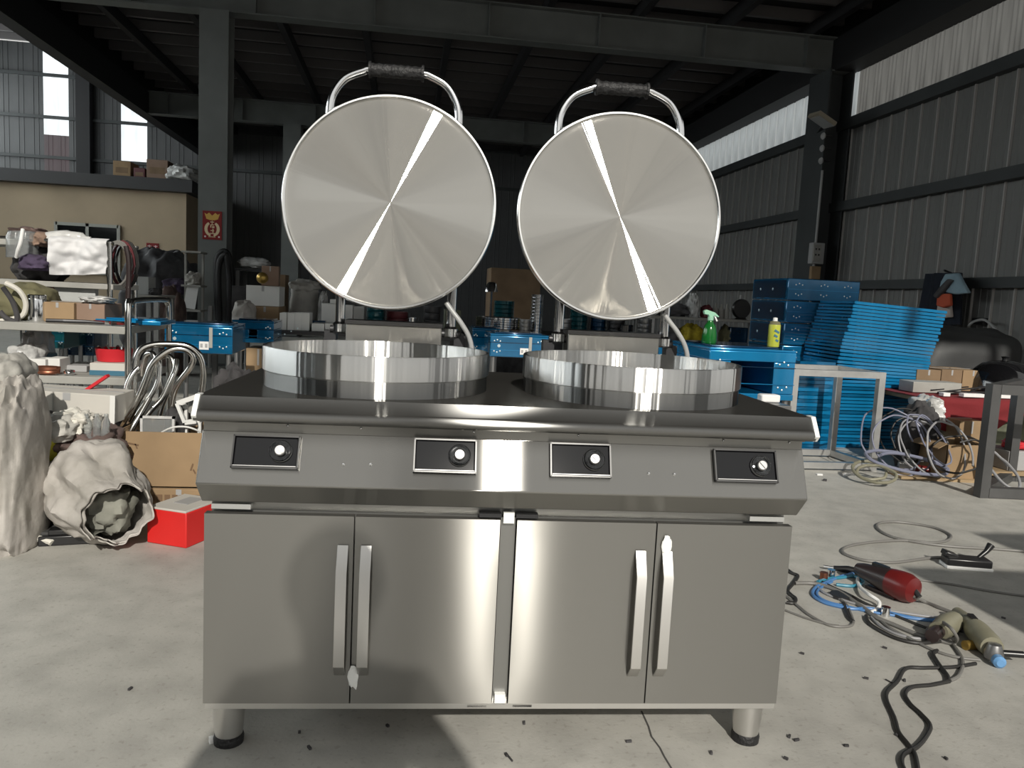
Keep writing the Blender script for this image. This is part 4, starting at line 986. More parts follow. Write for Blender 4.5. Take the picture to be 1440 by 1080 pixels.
pot_stack('chrome rimmed black pot by the right lid post', 790, 448, 474, 26, 7.1, 'grey_metal', 4, base=C2, group='black pots by the right lid')
pot_stack('teal pot in the stack under the right lid', 812, 432, 474, 26, 7.3, 'teal_film', 6, base=C2, group='teal pots under the right lid')
pot_stack('blue black pot in the stack beside the teal ones', 840, 440, 474, 24, 7.3, 'blue_film_dark', 5, base=C2, group='blue black pots under the right lid')
pot_stack('steel pan in the stack beside the blue black pots', 866, 436, 474, 24, 7.2, 'dark_metal', 6, base=C2, group='steel pans under the right lid')
pot_stack('round black kettle with a chrome gleam under the right lid', 880, 456, 475, 20, 7.0, 'hood_black', 1, base=C2)
pot_stack('dark pan in the short stack beside the right hose', 905, 448, 475, 22, 7.2, 'grey_metal', 4, base=C2, group='dark pans beside the right hose')
# shelf along the right wall
SY = 8.4; sz = P(965,446,SY).z
o = table('grey side shelf along the wall beyond the spray bottle', P(915,446,SY).x, P(1062,446,SY).x, SY, SY+.5, sz, name='side_shelf', lower=P(965,484,SY).z)
S0 = sz+.001; SL = P(965,484,SY).z+.012
bag('pale grey upright bag on the side shelf', (972,414,986,446), SY+.05, .2, 'film_clear', base=S0, seed=101, amp=.3)
bag('red bundle on the side shelf', (990,430,1004,446), SY+.03, .15, 'maroon', base=S0, seed=102, amp=.3, name='red_bundle', cat='bundle')
bag('grey rags heaped on the side shelf', (928,426,970,446), SY+.06, .3, 'tarp_grey', base=S0, seed=103, amp=.35, name='rag_heap', cat='rags')
for k, px in enumerate((1012,1020,1028)):
    tag(MB().lathe([(0,0),(.03,0),(.032,.10),(.012,.13),(.012,.17),(0,.17)], 14).build('oil_bottle', 'shelf_grey'), ('pale bottle next to the red bundle on the side shelf','middle pale bottle on the side shelf','pale bottle next to the black fan on the side shelf')[k], 'bottle', 'pale bottles on the side shelf', loc=(P(px,440,SY).x,SY+.12,S0))
o = thing('small_fan', 'small black fan on a pale pole standing on the side shelf', 'fan', (P(1050,440,SY).x,SY+.15,S0))
MB().lathe([(0,-.03),(.10,-.03),(.115,0),(.10,.03),(0,.03)], 20, o=(0,0,.12), rot=(math.pi/2,0,0)).build('cage', 'black_plastic', o)
MB().tube([(0,.04,0),(0,.04,.28)], .014, 8).build('pole', 'label_grey', o); MB().lathe([(0,0),(.07,0),(.06,.02),(0,.02)], 16).build('base', 'black_plastic', o)
bag('yellow cloth bundle on the lower board of the side shelf', (962,457,992,484), SY+.02, .25, 'yellow_cloth', base=SL, seed=105, amp=.35, name='cloth_bundle', cat='bundle')
bag('grey plastic bag on the lower board of the side shelf', (932,460,960,484), SY+.08, .24, 'tarp_grey', base=SL, seed=106, amp=.18)
bag('beige bag on the lower board beside the black fan', (1020,460,1033,484), SY+.08, .24, 'olive_cloth', base=SL, seed=107, amp=.3)
tag(MB().box((0,0,.10), (.30,.3,.20)).build('dark_crate', 'blue_film_dark', bev=.01), 'dark blue crate on the lower board of the side shelf', 'crate', loc=(P(1054,470,SY).x-.05,SY+.22,SL))

# dark rack and scrap between the column and the bench
zr_ = P(350,377,9.4).z
table('dark rack holding a plastic bag right of the steel column', P(330,377,9.4).x, P(385,377,9.4).x, 9.4, 9.9, zr_, m='dark_frame', top='dark_metal', name='dark_rack', lower=zr_-.5)
bag('flat clear plastic bag on top of the dark rack', (333,362,374,376), 9.45, .3, 'film_clear', base=zr_+.001, seed=141, amp=.3)
carton('brown carton on the floor under the open bay fryer', (346,490,380,524), 6.15, .3, 'cardboard', base=0)
bag('low heap of dark flat scrap behind the cabinet corner', (284,530,362,575), 4.35, .5, 'rag_dark', base=0, seed=143, amp=.35, name='scrap_heap', cat='scrap', n=60, mm=30)
# ------------------------------------------------------------------ right: blue machines, panel stacks, frames
o, w, zt, zb = film_machine('big blue film wrapped fryer carrying a green spray bottle', (996,494,1118,562), 3.95, .62, m='blue_film_bright', window=True, sticker=False)
film_machine('dark blue film wrapped fryer behind the right griddle', (925,488,978,535), 4.6, .5, m='blue_film', sticker=False)
TZ = zt+.022
# spray bottle
c = P(1011,492,4.05)
o = thing('spray_bottle', 'green trigger spray bottle on the blue wrapped fryer', 'spray bottle', (c.x,4.2,TZ)); s = 4.2/F_PX*44/.22
MB().lathe([(0,0),(.038,0),(.041,.008),(.041,.04),(.036,.075),(.030,.098),(.016,.118),(.0145,.130),(0,.130)], 28).build('bottle', 'green_bottle', o)
MB().lathe([(.0165,.128),(.0165,.146),(.012,.150),(0,.150)], 18).build('collar', 'green_trigger', o)
q = MB(); q.extrude_y([(-.045,.178),(-.03,.186),(.02,.172),(.046,.150),(.040,.146),(.018,.155),(.012,.148),(-.012,.148),(-.018,.158),(-.04,.160)], -.012, .012); q.build('trigger_head', 'green_trigger', o, bev=.002)
MB().box((.028,0,.140), (.008,.014,.036), (0,-.5,0)).build('trigger', 'label_white', o)
c = P(1095,492,4.05)
o = thing('spray_can', 'yellow green spray can on the blue wrapped fryer', 'spray can', (c.x,4.12,TZ))
MB().lathe([(0,0),(.031,0),(.032,.004),(.032,.118),(.031,.122)], 28).build('can', 'yellow_can', o); MB().lathe([(.031,.122),(.028,.136),(.016,.142),(0,.142)], 24).build('dome', 'olive_cloth', o)
MB().lathe([(.013,.140),(.012,.160),(0,.162)], 14).build('nozzle', 'label_white', o)
for z0, w_, x_ in ((.085,.030,0),(.060,.022,-.004),(.035,.018,.004)): MB().box((x_,-.0315,z0), (w_,.003,.012), (0,.5,0)).build('printed_mark', 'can_blue', o)
tag(MB().box((0,0,.02), (.10,.06,.04)).build('foam_block', 'label_white', bev=.008), 'white foam block behind the cabinet corner', 'foam', loc=(P(1083,566,3.7).x,3.72,P(1083,566,3.7).z))
o = table('grey metal stool under the white foam block', P(1040,566,3.7).x, P(1100,566,3.7).x, 3.6, 3.85, P(1083,566,3.7).z-.001, m='grey_metal', top='grey_metal', name='low_stool', th=.12)

# stacked blue boxes with dimple reflections put in as pale dots
BY = 5.75
x, w, zt, zb = rect(1108,393,1209,424, BY); dep = .62
nb = 7; hb = zt/nb
for k in range(nb):
    lab = 'blue film wrapped box at the top of the tall box pile' if k == nb-1 else 'dimpled blue film wrapped box inside the tall box pile'
    o = thing('film_wrapped_box', lab, 'box', (x,BY+dep/2,hb*k), .0, 'blue boxes in the tall pile')
    MB().box((0,0,hb/2), (w,dep,hb*.96)).build('body', 'blue_film', o, bev=.006)
    MB().box((0,-dep/2-.001,hb*.5), (w*.99,.003,.004)).build('fold_line', 'blue_film_bright', o)
    MB().box((-w/2-.001,0,hb*.5), (.003,dep*.9,hb*.8)).build('side_shade', 'blue_film_dark', o)  # shade of the box side put in as a darker blue layer
    dimple_glints(o, [(w*(a+b_),-dep/2-.002,hb*z) for a in (-.35,0,.33) for b_, z in ((-.045,.70),(0,.76),(.045,.70),(-.04,.30),(0,.24),(.04,.30))], .006)
    dimple_glints(o, [(-w/2-.003,dep*a,hb*.5) for a in (-.1,.25)], .012, 'glint_and_sticker', 'x')
# fanned stack of wrapped panels
def panel_mesh(w, d, h, m):
    q = MB(); q.box((0,0,h/2), (w,d,h)); q.box((0,-d/2+.004,h*.5), (w*.98,.012,h*1.15)); return q.mesh('wrapped_tray', m)
pmA = [panel_mesh(.70,.52,.017,m) for m in ('blue_film_bright','blue_film_bright','blue_film')]
x0 = P(1234,640,5.15).x
lz = 0.0; ns = 42; top = P(1240,428,5.15).z; hp = top/ns
for k in range(ns):
    f = k/ns
    if f < .42: rz, off, tx = rnd.uniform(-.02,.02), -.055+rnd.uniform(-.008,.008), 0.0
    elif f < .46: rz, off, tx = 0, -.04, 0
    elif f < .68: rz, off, tx = -.05+.15*(f-.46), .0+.10*(f-.46)+rnd.uniform(-.006,.006), .02+.10*(f-.46)/.22
    else: rz, off, tx = -.04+rnd.uniform(-.015,.015), .03+.25*(f-.68)+rnd.uniform(-.008,.008), .11-.02*(f-.68)/.32
    q = inst(pmA[rnd.randrange(3) if f < .42 else rnd.randrange(2)], 'wrapped_tray', None, (x0+off,5.15+.30,hp*k+.002), (0,tx*.6,rz))
    tag(q, 'topmost blue film wrapped tray of the wide fanned stack' if k == ns-1 else 'blue film wrapped tray lying level in the lower half of the wide stack' if f < .46 else 'slanting blue film wrapped tray in the middle of the wide stack' if f < .68 else 'slanting blue film wrapped tray in the upper part of the wide stack', 'tray', 'blue trays in the fanned stack')
x1 = P(1139,620,5.0).x; top2 = P(1139,508,5.0).z; ns2 = 24
pmB = [panel_mesh(.26,.5,.02,m) for m in ('blue_film_bright','blue_film')]
for k in range(ns2):
    q = inst(pmB[k % 2], 'wrapped_tray', None, (x1+.02+rnd.uniform(-.006,.006),5.0+.27,top2/ns2*k+.002), (0,0,rnd.uniform(-.02,.02)))
    tag(q, 'topmost narrow blue film wrapped tray behind the square tube frame' if k == ns2-1 else 'narrow blue film wrapped tray in the stack behind the square tube frame', 'tray', 'narrow blue trays behind the frame')
# added dark blue filler in the gap between the stacks
carton('dark blue filler added in the gap between the two panel stacks', (1162,480,1178,645), 5.62, .10, 'blue_film_dark', base=0, flaps=False)

# welded square tube frames
def frame(label, A, B, dpt, z, m, bw=.04, extra=True, name='tube_frame'):
    A, B = Vector(A), Vector(B); o = thing(name, label, 'frame', (A+B)/2); c = (A+B)/2
    D = Vector(dpt); pts = [A-c, B-c, B+D-c, A+D-c]
    for p in pts: MB().bar((p.x,p.y,0), (p.x,p.y,z), bw).build('post', m, o)
    for i in range(4):
        a, b = pts[i], pts[(i+1)%4]
        u = (b-a).normalized()*bw*.5; a, b = a+u, b-u
        MB().bar((a.x,a.y,z-bw/2), (b.x,b.y,z-bw/2), bw*.98).build('top_bar', m, o)
        MB().bar((a.x,a.y,.03), (b.x,b.y,.03), bw*.98).build('bottom_bar', m, o)
    return o
zf = P(1180,521,4.42).z
frame('bare square tube steel frame standing before the blue panels', (P(1118,520,4.42).x,4.42,0), (P(1240,520,4.42).x,4.42,0), (-.03,.42,0), zf, 'galv_frame', .04)
zf2 = P(1400,540,3.8).z
frame('dark square tube steel frame beside the red cloth table', (P(1391,600,3.8).x,3.8,0), (P(1391,600,3.8).x+.75,3.72,0), (.52,.42,0), zf2, 'dark_frame', .055)

# red cloth table with cartons
TY = 4.75; tx0, tx1 = P(1292,560,TY).x, P(1292,560,TY).x+1.5; tz = P(1360,562,TY).z
table('plain wooden table under the dark red cloth', tx0+.05, tx1, TY, TY+.8, tz, m='dark_frame', top='wood', name='wooden_table')
def clothf(u, v):
    x = tx0+u*(tx1-tx0+.03)
    if v < .6: y = TY+.8-(v/.6)*.83; z = tz+.006+.006*noise.noise(Vector((u*7,v*6,0)))
    else:
        t = (v-.6)/.4; drop = .08+.16*abs(math.sin(u*5.0+.6))+.05*noise.noise(Vector((u*5,1,2)))
        y = TY-.035-.025*noise.noise(Vector((u*8,t*2,5)))-.02*math.sin(u*22)*t; z = tz+.006-t*drop
    return (x,y,z)
q = MB(); q.sheet(clothf, 60, 24, .004); tag(q.build('table_cloth', 'red_cloth', sharp=80), 'dark red cloth hanging over the edge of the table', 'cloth')
tt = tz+.016
for k, (r4, lab) in enumerate((((1288,520,1322,557),'brown carton at the near end of the red cloth'),((1323,520,1352,557),'second brown carton on the red cloth'),((1353,521,1382,557),'third brown carton next to the black dome'))):
    carton(lab, r4, TY+.42, .3, ('cardboard_dark','cardboard_dark','cardboard')[k], base=tt, group='brown cartons on the red cloth')
carton('long grey carton lying before the brown cartons on the red cloth', (1284,538,1352,556), TY+.20, .16, 'shelf_grey', base=tt, flaps=False)
for k, (px, lab) in enumerate(((1332,'short white strip lying on the red cloth edge'),(1371,'longer white strip lying on the red cloth edge'),(1415,'white strip behind the dark frame on the red cloth'))):
    tag(MB().box((0,0,.012), (.05 if k == 0 else .16,.05,.024)).build('white_strip', 'label_white', bev=.002), lab, 'strip', loc=(P(px,560,TY).x,TY+.03,tt))
q = MB()
for a, b in (((-.2,0,.015),(.2,.05,.06)),((-.15,.05,.015),(.22,-.02,.03)),((-.2,.08,.02),(.1,.10,.05)),((.0,-.03,.015),(.2,.1,.06))): q.bar(a, b, .014, .008)
tag(q.build('metal_strips', 'dark_metal'), 'loose dark metal strips lying on the red cloth', 'scrap', loc=(P(1375,548,TY).x,TY+.12,tt))
c = P(1425,535,TY); o = thing('cooking_hood', 'glossy black domed cover on the red cloth table', 'cover', (P(1380,535,TY+.3).x+.27,TY+.42,tt))
R2 = .24
MB().lathe([(R2*1.05,0),(R2*1.05,.02),(R2,.03),(R2*.98,.09),(R2*.86,.16),(R2*.6,.21),(R2*.3,.232),(0,.238)], 40).build('dome', 'hood_black', o)
MB().lathe([(.02,.236),(.02,.25),(.03,.262),(0,.268)], 14).build('knob', 'black_plastic', o)
# goods under the table
for k, (r4, Y, m, lab, b) in enumerate((((1345,592,1380,690),4.58,'cardboard','tall torn brown carton under the red cloth',0),((1330,626,1382,680),4.18,'cardboard','open brown carton before the table beside the hoses',0),((1398,580,1470,625),4.85,'rag_green','dark green case under the table behind the frame',None),((1418,635,1470,664),4.2,'label_grey','grey metal case inside the dark frame',.10))):
    if k == 2: carton(lab, r4, Y, .3, m, base=.06, flaps=False, name='storage_case', cat='case')
    elif k == 3: carton(lab, r4, Y, .22, m, base=.066, flaps=False, name='storage_case', cat='case')
    else: carton(lab, r4, Y, .26, m, base=b, open_top=(k == 1))
bag('red plastic bundle on the grey metal case', (1424,621,1452,634), 4.22, .12, 'red_plastic', base=P(1440,635,4.2).z+.004, seed=121, amp=.3, name='red_bundle', cat='bundle')
tag(MB().box((0,0,.012), (.5,.36,.024)).build('wooden_board', 'wood'), 'flat wooden board under the grey metal case', 'board', loc=(P(1440,668,4.2).x,4.35,.04))
bag('dark wrapping heap between the panels and the cartons', (1284,575,1328,660), 4.42, .22, 'rag_dark', base=0, seed=123, amp=.3, name='wrapping_heap', cat='rags')
bag('pale torn packing lying over the dark heap', (1300,560,1335,590), 4.60, .2, 'film_clear', base=P(1318,594,4.6).z, seed=124, amp=.45, name='torn_packing', cat='packing')
# hose coils
def coil(label, cpx, rx, rz, Y, m, turns=2, tilt=0, seed=0, r=.0052, ph=0):
    c = P(*cpx, Y); R0 = random.Random(seed); pts = []
    for j in range(int(turns*20)+1):
        t = 2*math.pi*j/20+ph; k = 1+.10*math.sin(t*.37+seed)+.04*R0.uniform(-1,1)
        a = rx/F_PX*Y*math.cos(t)*k; b = rz/F_PX*Y*math.sin(t)*k
        p = Vector((c.x+a*math.cos(tilt)-b*math.sin(tilt), c.y+.05*math.sin(t*.5+seed)+.10*(b/(rz/F_PX*Y)), c.z+a*math.sin(tilt)+b*math.cos(tilt))); p.z = max(p.z, r); pts.append(p)
    tag(MB().tube(pts, r, 8, smooth=2).build('hose_coil', m), label, 'hose', 'hose coils piled on the floor')
coil('wide grey violet hose loop standing against the blue panels', (1262,622), 50, 44, 4.35, 'hose_violet', 1.9, .1, 1)
coil('grey hose loop crossing the brown carton', (1300,628), 48, 40, 4.30, 'cable_light', 1.7, -.3, 2)
coil('upright narrow hose loop in the middle of the coil pile', (1308,618), 20, 38, 4.25, 'hose_violet', 1.5, .3, 3)
coil('thin dark cable loop at the back of the coil pile', (1285,615), 42, 36, 4.42, 'cable_black', 1.6, .5, 4, .005)
coil('large thin hose loop reaching towards the dark frame', (1335,632), 44, 42, 4.1, 'cable_light', 1.3, -.6, 5, .006)
coil('thick violet hose lying at the foot of the coil pile', (1280,652), 62, 10, 4.15, 'hose_violet', 1.4, -.12, 6, .010)
coil('black cable curling across the open carton', (1352,640), 40, 16, 4.08, 'cable_black', 1.2, .5, 7, .006)
coil('dull green hose bundle on the floor before the square frame', (1228,664), 26, 8, 4.10, 'tool_olive', 2.4, .2, 8, .009)
coil('pale hose loop inside the dark frame', (1404,660), 20, 26, 3.95, 'cable_light', 1.1, .2, 9, .008)
for k, (px, py, lab) in enumerate(((1287,645,'clear glass jar leaning in the hose coils'),(1321,662,'clear glass jar on the floor beside the angle grinder'))):
    c = FL(px,py+4); tag(MB().lathe([(0,0),(.038,0),(.042,.01),(.042,.075),(.034,.09),(.036,.105),(.031,.105),(.030,.09),(.037,.072),(.037,.012),(0,.008)], 20).build('glass_jar', 'glass_jar'), lab, 'jar', 'glass jars on the floor', loc=(c.x,c.y,0), rotz=0)
o = thing('angle_grinder', 'grey angle grinder lying at the foot of the hose coils', 'power tool', (FL(1285,666).x,FL(1285,666).y,0), math.radians(-25))
MB().tube([(-.09,0,.035),(-.02,0,.036),(.0,0,.034)], [.036,.037,.035], 16).build('motor', 'label_grey', o); MB().tube([(0,0,.034),(.07,0,.030),(.16,0,.026)], [.027,.024,.022], 14).build('grip', 'tool_red', o)
MB().lathe([(0,0),(.02,0),(.02,.03),(0,.03)], 14, o=(-.10,0,.02), rot=(0,math.pi/2,0)).build('head', 'chrome', o)
tag(MB().crumple((0,0,0), (.09,.07,.08), 12, .4).build('foil_scrap', 'galv_frame'), 'shiny foil scrap inside the hose loops', 'scrap', loc=(P(1298,640,4.45).x,4.5,0))
tag(MB().box((0,0,.008), (.55,.20,.016)).build('wooden_board', 'wood'), 'thin wooden board on the floor before the hose coils', 'board', loc=(FL(1320,672).x,FL(1320,672).y,0), rotz=-.15)
for k in range(3):
    c = FL((1152,1190,1160)[k], (668,668,676)[k]); tag(MB().box((0,0,.004), (.035,.02,.008), (0,0,.5*k)).build('packing_scrap', 'label_white' if k < 2 else 'rag_dark'), ('white packing scrap before the square frame','yellowish scrap lying by the frame post','dark scrap on the floor before the square frame')[k], 'scrap', loc=(c.x,c.y,0))

# things on the right wall
def wallpt(px, py, off=.12): return PX(px, py, XR-off)
c = wallpt(1340,385); o = thing('hung_clothes', 'navy clothes hanging from the wall girt', 'clothing', (c.x,c.y,c.z))
zl = wallpt(1345,462).z-c.z
q = MB(); q.sheet(lambda u,v: (-.10-.05*math.sin(u*math.pi)-.02*math.sin(u*14), (u-.5)*(.50+.12*v)+.0, v*zl*(1-.08*math.cos(u*6))), 18, 12, .05); q.build('cloth', 'navy_cloth', o, sharp=80)
MB().tube([(0,0,0),(-.1,0,.03)], .01, 8).build('hook', 'dark_metal', o)
def hung(label, pts, m, name='hung_cloth', off=.30, cat='clothing'):
    c = wallpt(*pts[0], off); mb = MB(); poly = [wallpt(a,b,off)-c for a, b in pts]
    mm = len(poly); vs = [Vector(p)+Vector((-.02-.03*noise.noise(Vector((i*1.7,2,3))),0,0)) for i, p in enumerate(poly)] + [Vector(p)+Vector((.03,0,0)) for p in poly]
    mb.add(vs, [tuple(range(mm)), tuple(reversed(range(mm,2*mm)))] + [(i,mm+i,mm+(i+1)%mm,(i+1)%mm) for i in range(mm)])
    tag(mb.build(name, m, bev=.015, seg=3), label, cat, loc=c)
hung('pale blue towel hanging over the navy clothes', [(1331,385),(1348,384),(1354,396),(1363,412),(1345,414),(1332,411),(1322,408),(1325,396)], 'towel_blue', 'towel', cat='towel', off=.34)
hung('dark strap looped over the pale blue towel', [(1334,392),(1339,394),(1327,410),(1318,420),(1314,416),(1322,405)], 'rag_dark', 'hung_strap', cat='strap', off=.385)
hung('orange red cloth showing under the towel', [(1320,413),(1336,413),(1337,430),(1328,433),(1319,430)], 'orange_cloth', off=.36)
hung('pale plastic bag hanging below the orange cloth', [(1321,418),(1335,418),(1338,446),(1318,449)], 'pale_cloth', 'hanging_bag', cat='bag', off=.285)
a = wallpt(1376,452)
tag(MB().tube([wallpt(1362,458,.14),wallpt(1370,452,.14),wallpt(1385,450,.14),wallpt(1401,464,.14),wallpt(1402,468,.14)], .012, 8, smooth=4).build('bent_wire', 'label_grey'), 'bent pale wire on the wall beside the navy clothes', 'wire')
tag(MB().box((0,0,0), (.06,.16,.07)).build('wall_clip', 'black_plastic', bev=.01), 'black clip on the wall above the bent wire', 'clip', loc=wallpt(1378,452,.04))
bag('large dark grey covered machine against the side wall', (1290,462,1450,620), 5.72, .75, 'cover_dark', base=0, seed=131, amp=.10, name='covered_machine', cat='machine', freq=1.6, n=70, mm=44, pw=.4)
c = wallpt(1141,360,.20)
o = thing('switch_box', 'grey electrical switch box on the dark column', 'switch box', (XR-.30-.08,9.36,c.z)); ch_ = .26
MB().box((0,0,0), (.16,.10,ch_)).build('case', 'label_grey', o, bev=.006); MB().box((-.02,-.055,.0), (.10,.012,ch_*.8)).build('door', 'shelf_grey', o, bev=.003)
for dx, dz in ((-.03,.05),(.01,.05),(-.03,-.02),(.01,-.02)): MB().box((dx-.01,-.063,dz), (.018,.006,.022)).build('switch', 'dark_metal', o)
tag(MB().box((0,0,0), (.12,.06,.16)).build('yellow_notice', 'cardboard', bev=.003), 'yellowish notice board below the switch box', 'sign', loc=(XR-.37,9.37,c.z-.24))
zc0, zc1 = PX(1165,238,XR-.38).z, .9
tag(MB().tube([(XR-.40,9.36,zc1),(XR-.40,9.36,zc0)], .016, 8).build('conduit_pipe', 'label_grey'), 'pale conduit pipe running up the dark column', 'pipe')
for k in range(3):
    z = zc0+.12+.15*k; o = thing('wall_insulator', ('lowest grey cable insulator on the dark column','middle grey cable insulator on the dark column','top grey cable insulator on the dark column')[k], 'insulator', (XR-.40,9.38,z), 0, 'cable insulators on the column')
    MB().lathe([(0,0),(.03,0),(.045,.02),(.03,.04),(0,.05)], 14, rot=(0,-math.pi/2,0)).build('bell', 'label_grey', o); MB().tube([(0,0,0),(.10,0,0)], .012, 8).build('pin', 'dark_metal', o)
c = PX(1152,170,XR-.55)
o = thing('flood_lamp', 'flat floodlight bracketed to the dark column', 'lamp', (c.x,9.2,c.z))
MB().box((0,0,0), (.26,.30,.05), (.1,math.radians(28),0)).build('housing', 'lamp_body', o, bev=.008); MB().box((0,0,-.03), (.22,.26,.01), (.1,math.radians(28),0)).build('glass', 'label_grey', o)
MB().bar((.08,.1,-.03), (.18,.42,-.06), .03).build('bracket', 'beam_paint', o)
# ------------------------------------------------------------------ tools and cables on the floor, right
def cable(label, pts, m, r=.006, name='floor_cable', lift=None, k=6):
    pp = []
    for i, q in enumerate(pts):
        p = FL(q[0], q[1], (q[2] if len(q) > 2 else 0)+r); pp.append(p)
    return tag(MB().tube(pp, r, 8, smooth=k).build(name, m), label, 'cable')
cable('long grey cable looping twice on the floor to the foot switch', [(1460,777),(1400,772),(1345,769),(1300,764),(1258,756),(1236,745),(1236,736),(1262,734),(1310,741),(1336,752),(1332,760),(1310,763),(1272,760),(1230,762),(1197,767),(1185,773),(1190,780),(1216,788),(1255,791),(1290,787),(1312,784),(1330,784)], 'cable_grey', .006)
cable('thin grey cable running from the tools towards the wall', [(1250,808),(1290,815),(1340,822),(1390,831),(1440,838),(1480,842)], 'cable_grey', .004)
cable('dark cable snaking along the floor in a double zigzag', [(1372,933),(1340,938),(1300,939),(1274,940),(1262,958),(1248,972),(1247,985),(1258,1010),(1264,1030),(1278,1048),(1287,1062),(1292,1090)], 'cable_black', .0052)
cable('second dark cable forming the other half of the zigzag', [(1335,958),(1310,963),(1283,966),(1273,976),(1280,990),(1295,1004),(1308,1020),(1303,1035),(1290,1050),(1272,1060),(1268,1072),(1275,1090)], 'cable_black', .0052)
cable('thin cable looping from the cabinet foot', [(1105,838),(1110,842),(1122,852),(1140,866),(1166,879),(1190,881),(1200,876),(1196,862),(1190,850),(1176,838)], 'cable_grey', .0045)
cable('second thin cable beside the cabinet foot', [(1104,858),(1130,868),(1160,877),(1180,880)], 'cable_grey', .0035)
cable('short black cable bent at the cabinet side', [(1106,800),(1114,806),(1122,810),(1116,820),(1108,830),(1112,836),(1119,842),(1116,848),(1106,847)], 'cable_black', .006)
cable('blue air hose looping around the tools', [(1200,806),(1178,812),(1160,820),(1147,826),(1143,836),(1156,846),(1176,852),(1200,856),(1225,856),(1252,862),(1290,870),(1320,872),(1345,869),(1356,876)], 'cable_blue', .0055)
cable('lighter blue air hose running beside the first', [(1170,818),(1152,828),(1150,838),(1166,847),(1192,853),(1222,860),(1262,866),(1300,872),(1334,874),(1350,878)], 'cable_blue', .0045)
cable('teal cable bundled at the head of the tool pile', [(1150,818),(1165,814),(1185,812),(1200,810),(1214,818),(1200,824),(1176,822)], 'cable_teal', .006)
cable('grey flat cable stretched over the tool pile', [(1118,820),(1140,820),(1160,824),(1180,832),(1196,842),(1216,856),(1232,868),(1256,878),(1290,892),(1320,900),(1345,906)], 'cable_grey', .007)
cable('dark cable running from the pile to the second grinder', [(1218,866),(1222,876),(1240,888),(1262,898),(1290,904),(1318,902),(1345,898)], 'cable_black', .006)
cable('thin pale cable below the dark ones in the pile', [(1225,868),(1238,880),(1262,892),(1292,898),(1320,896)], 'cable_light', .0045)
cable('grey cable sweeping under the tool pile', [(1186,848),(1194,868),(1200,874)], 'cable_black', .006)
cable('cable from the red grinder to the second grinder', [(1285,838,.03),(1300,846),(1320,854),(1340,862),(1352,870)], 'cable_grey', .006)
cable('thin grey cable hooping over the second grinder', [(1318,878),(1305,884),(1306,894),(1322,900),(1340,904),(1346,898,.03),(1338,884,.06),(1326,875,.05)], 'cable_grey', .005)
cable('cable curling down beside the second grinder', [(1335,900),(1350,920),(1354,934),(1348,950),(1336,957)], 'cable_grey', .005)
cable('grey cable arched before the second grinder', [(1318,915),(1312,920),(1320,934),(1332,950),(1334,958)], 'cable_black', .006)
cable('white cable wound round the red grinder', [(1210,806),(1206,816),(1210,826,.01),(1222,836,.02),(1236,846,.01),(1234,856),(1222,862)], 'label_white', .006)

cable('grey strand following the blue hoses', [(1146,822),(1160,834),(1186,844),(1214,852),(1246,858),(1284,864),(1316,868),(1340,866)], 'cable_light', .0045)
cable('dark strand woven through the blue hoses', [(1152,816),(1172,826),(1194,836),(1216,848),(1240,858),(1270,870),(1300,882),(1330,890)], 'cable_black', .0045)
cable('brown grey strand dropping from the pile', [(1230,864),(1250,882),(1280,898),(1312,914),(1345,924),(1378,928)], 'cable_grey', .0045)
def grinder(label, a, b, m1, m2, r=.035, cap=None):
    A, B = FL(*a), FL(*b); d = B-A; L = d.length; o = thing('angle_grinder', label, 'power tool', ((A+B)/2).to_tuple(), math.atan2(d.y,d.x))
    o.location.z = 0
    MB().tube([(-L*.5,0,r*.7),(-L*.36,0,r*.8),(-L*.05,0,r),(0,0,r)], [r*.55,r*.62,r*.78,r*.9], 18, smooth=3).build('grip', m1, o)
    MB().tube([(0,0,r),(L*.10,0,r*1.02),(L*.34,0,r*1.02),(L*.42,0,r)], [r*.95,r*1.0,r*1.0,r*.9], 20).build('motor_housing', m2, o)
    MB().lathe([(0,0),(r*.7,0),(r*.75,r*.5),(r*.5,r*1.2),(0,r*1.3)], 18, o=(L*.47,0,r*.3)).build('gear_head', 'grey_metal', o)
    MB().lathe([(0,0),(r*.30,0),(r*.30,r*.3),(0,r*.3)], 12, o=(L*.47,0,0)).build('spindle', 'chrome', o)
    MB().tube([(L*.47,r*.6,r*.8),(L*.47,r*2.2,r*.9)], r*.28, 10).build('side_handle', 'black_plastic', o)
    MB().box((-L*.1,0,r*1.75), (r*1.2,r*.5,r*.25)).build('switch', 'black_plastic', o)
    if cap: MB().lathe([(0,0),(r*.5,0),(r*.5,r*.5),(r*.3,r*.7),(0,r*.7)], 14, o=(L*.56,0,r*.5), rot=(0,math.pi/2,0)).build('end_cap', cap, o)
    return o
A, B = FL(1204,818), FL(1286,852); d_ = B-A; L_ = d_.length
o = thing('air_grinder', 'dark red and black teardrop shaped grinder on the floor by the cabinet', 'power tool', ((A.x+B.x)/2,(A.y+B.y)/2,0), math.atan2(d_.y,d_.x))
MB().lathe([(0,-L_*.5),(.020,-L_*.5),(.027,-L_*.4),(.034,-L_*.2),(.042,0),(.046,L_*.1)], 22, o=(0,0,.05), rot=(0,math.pi/2,0)).build('grip', 'tool_dark', o)
MB().lathe([(.0462,L_*.1),(.050,L_*.25),(.050,L_*.36),(.042,L_*.46),(.020,L_*.5),(0,L_*.505)], 22, o=(0,0,.05), rot=(0,math.pi/2,0)).build('motor_housing', 'tool_red', o)
MB().box((-L_*.1,0,.090), (.06,.018,.012)).build('switch', 'black_plastic', o); MB().tube([(L_*.48,0,.05),(L_*.56,0,.035)], .010, 10).build('cable_gland', 'black_plastic', o)
MB().box((.0,0,.006), (L_*.5,.05,.012)).build('guard', 'tool_dark', o)
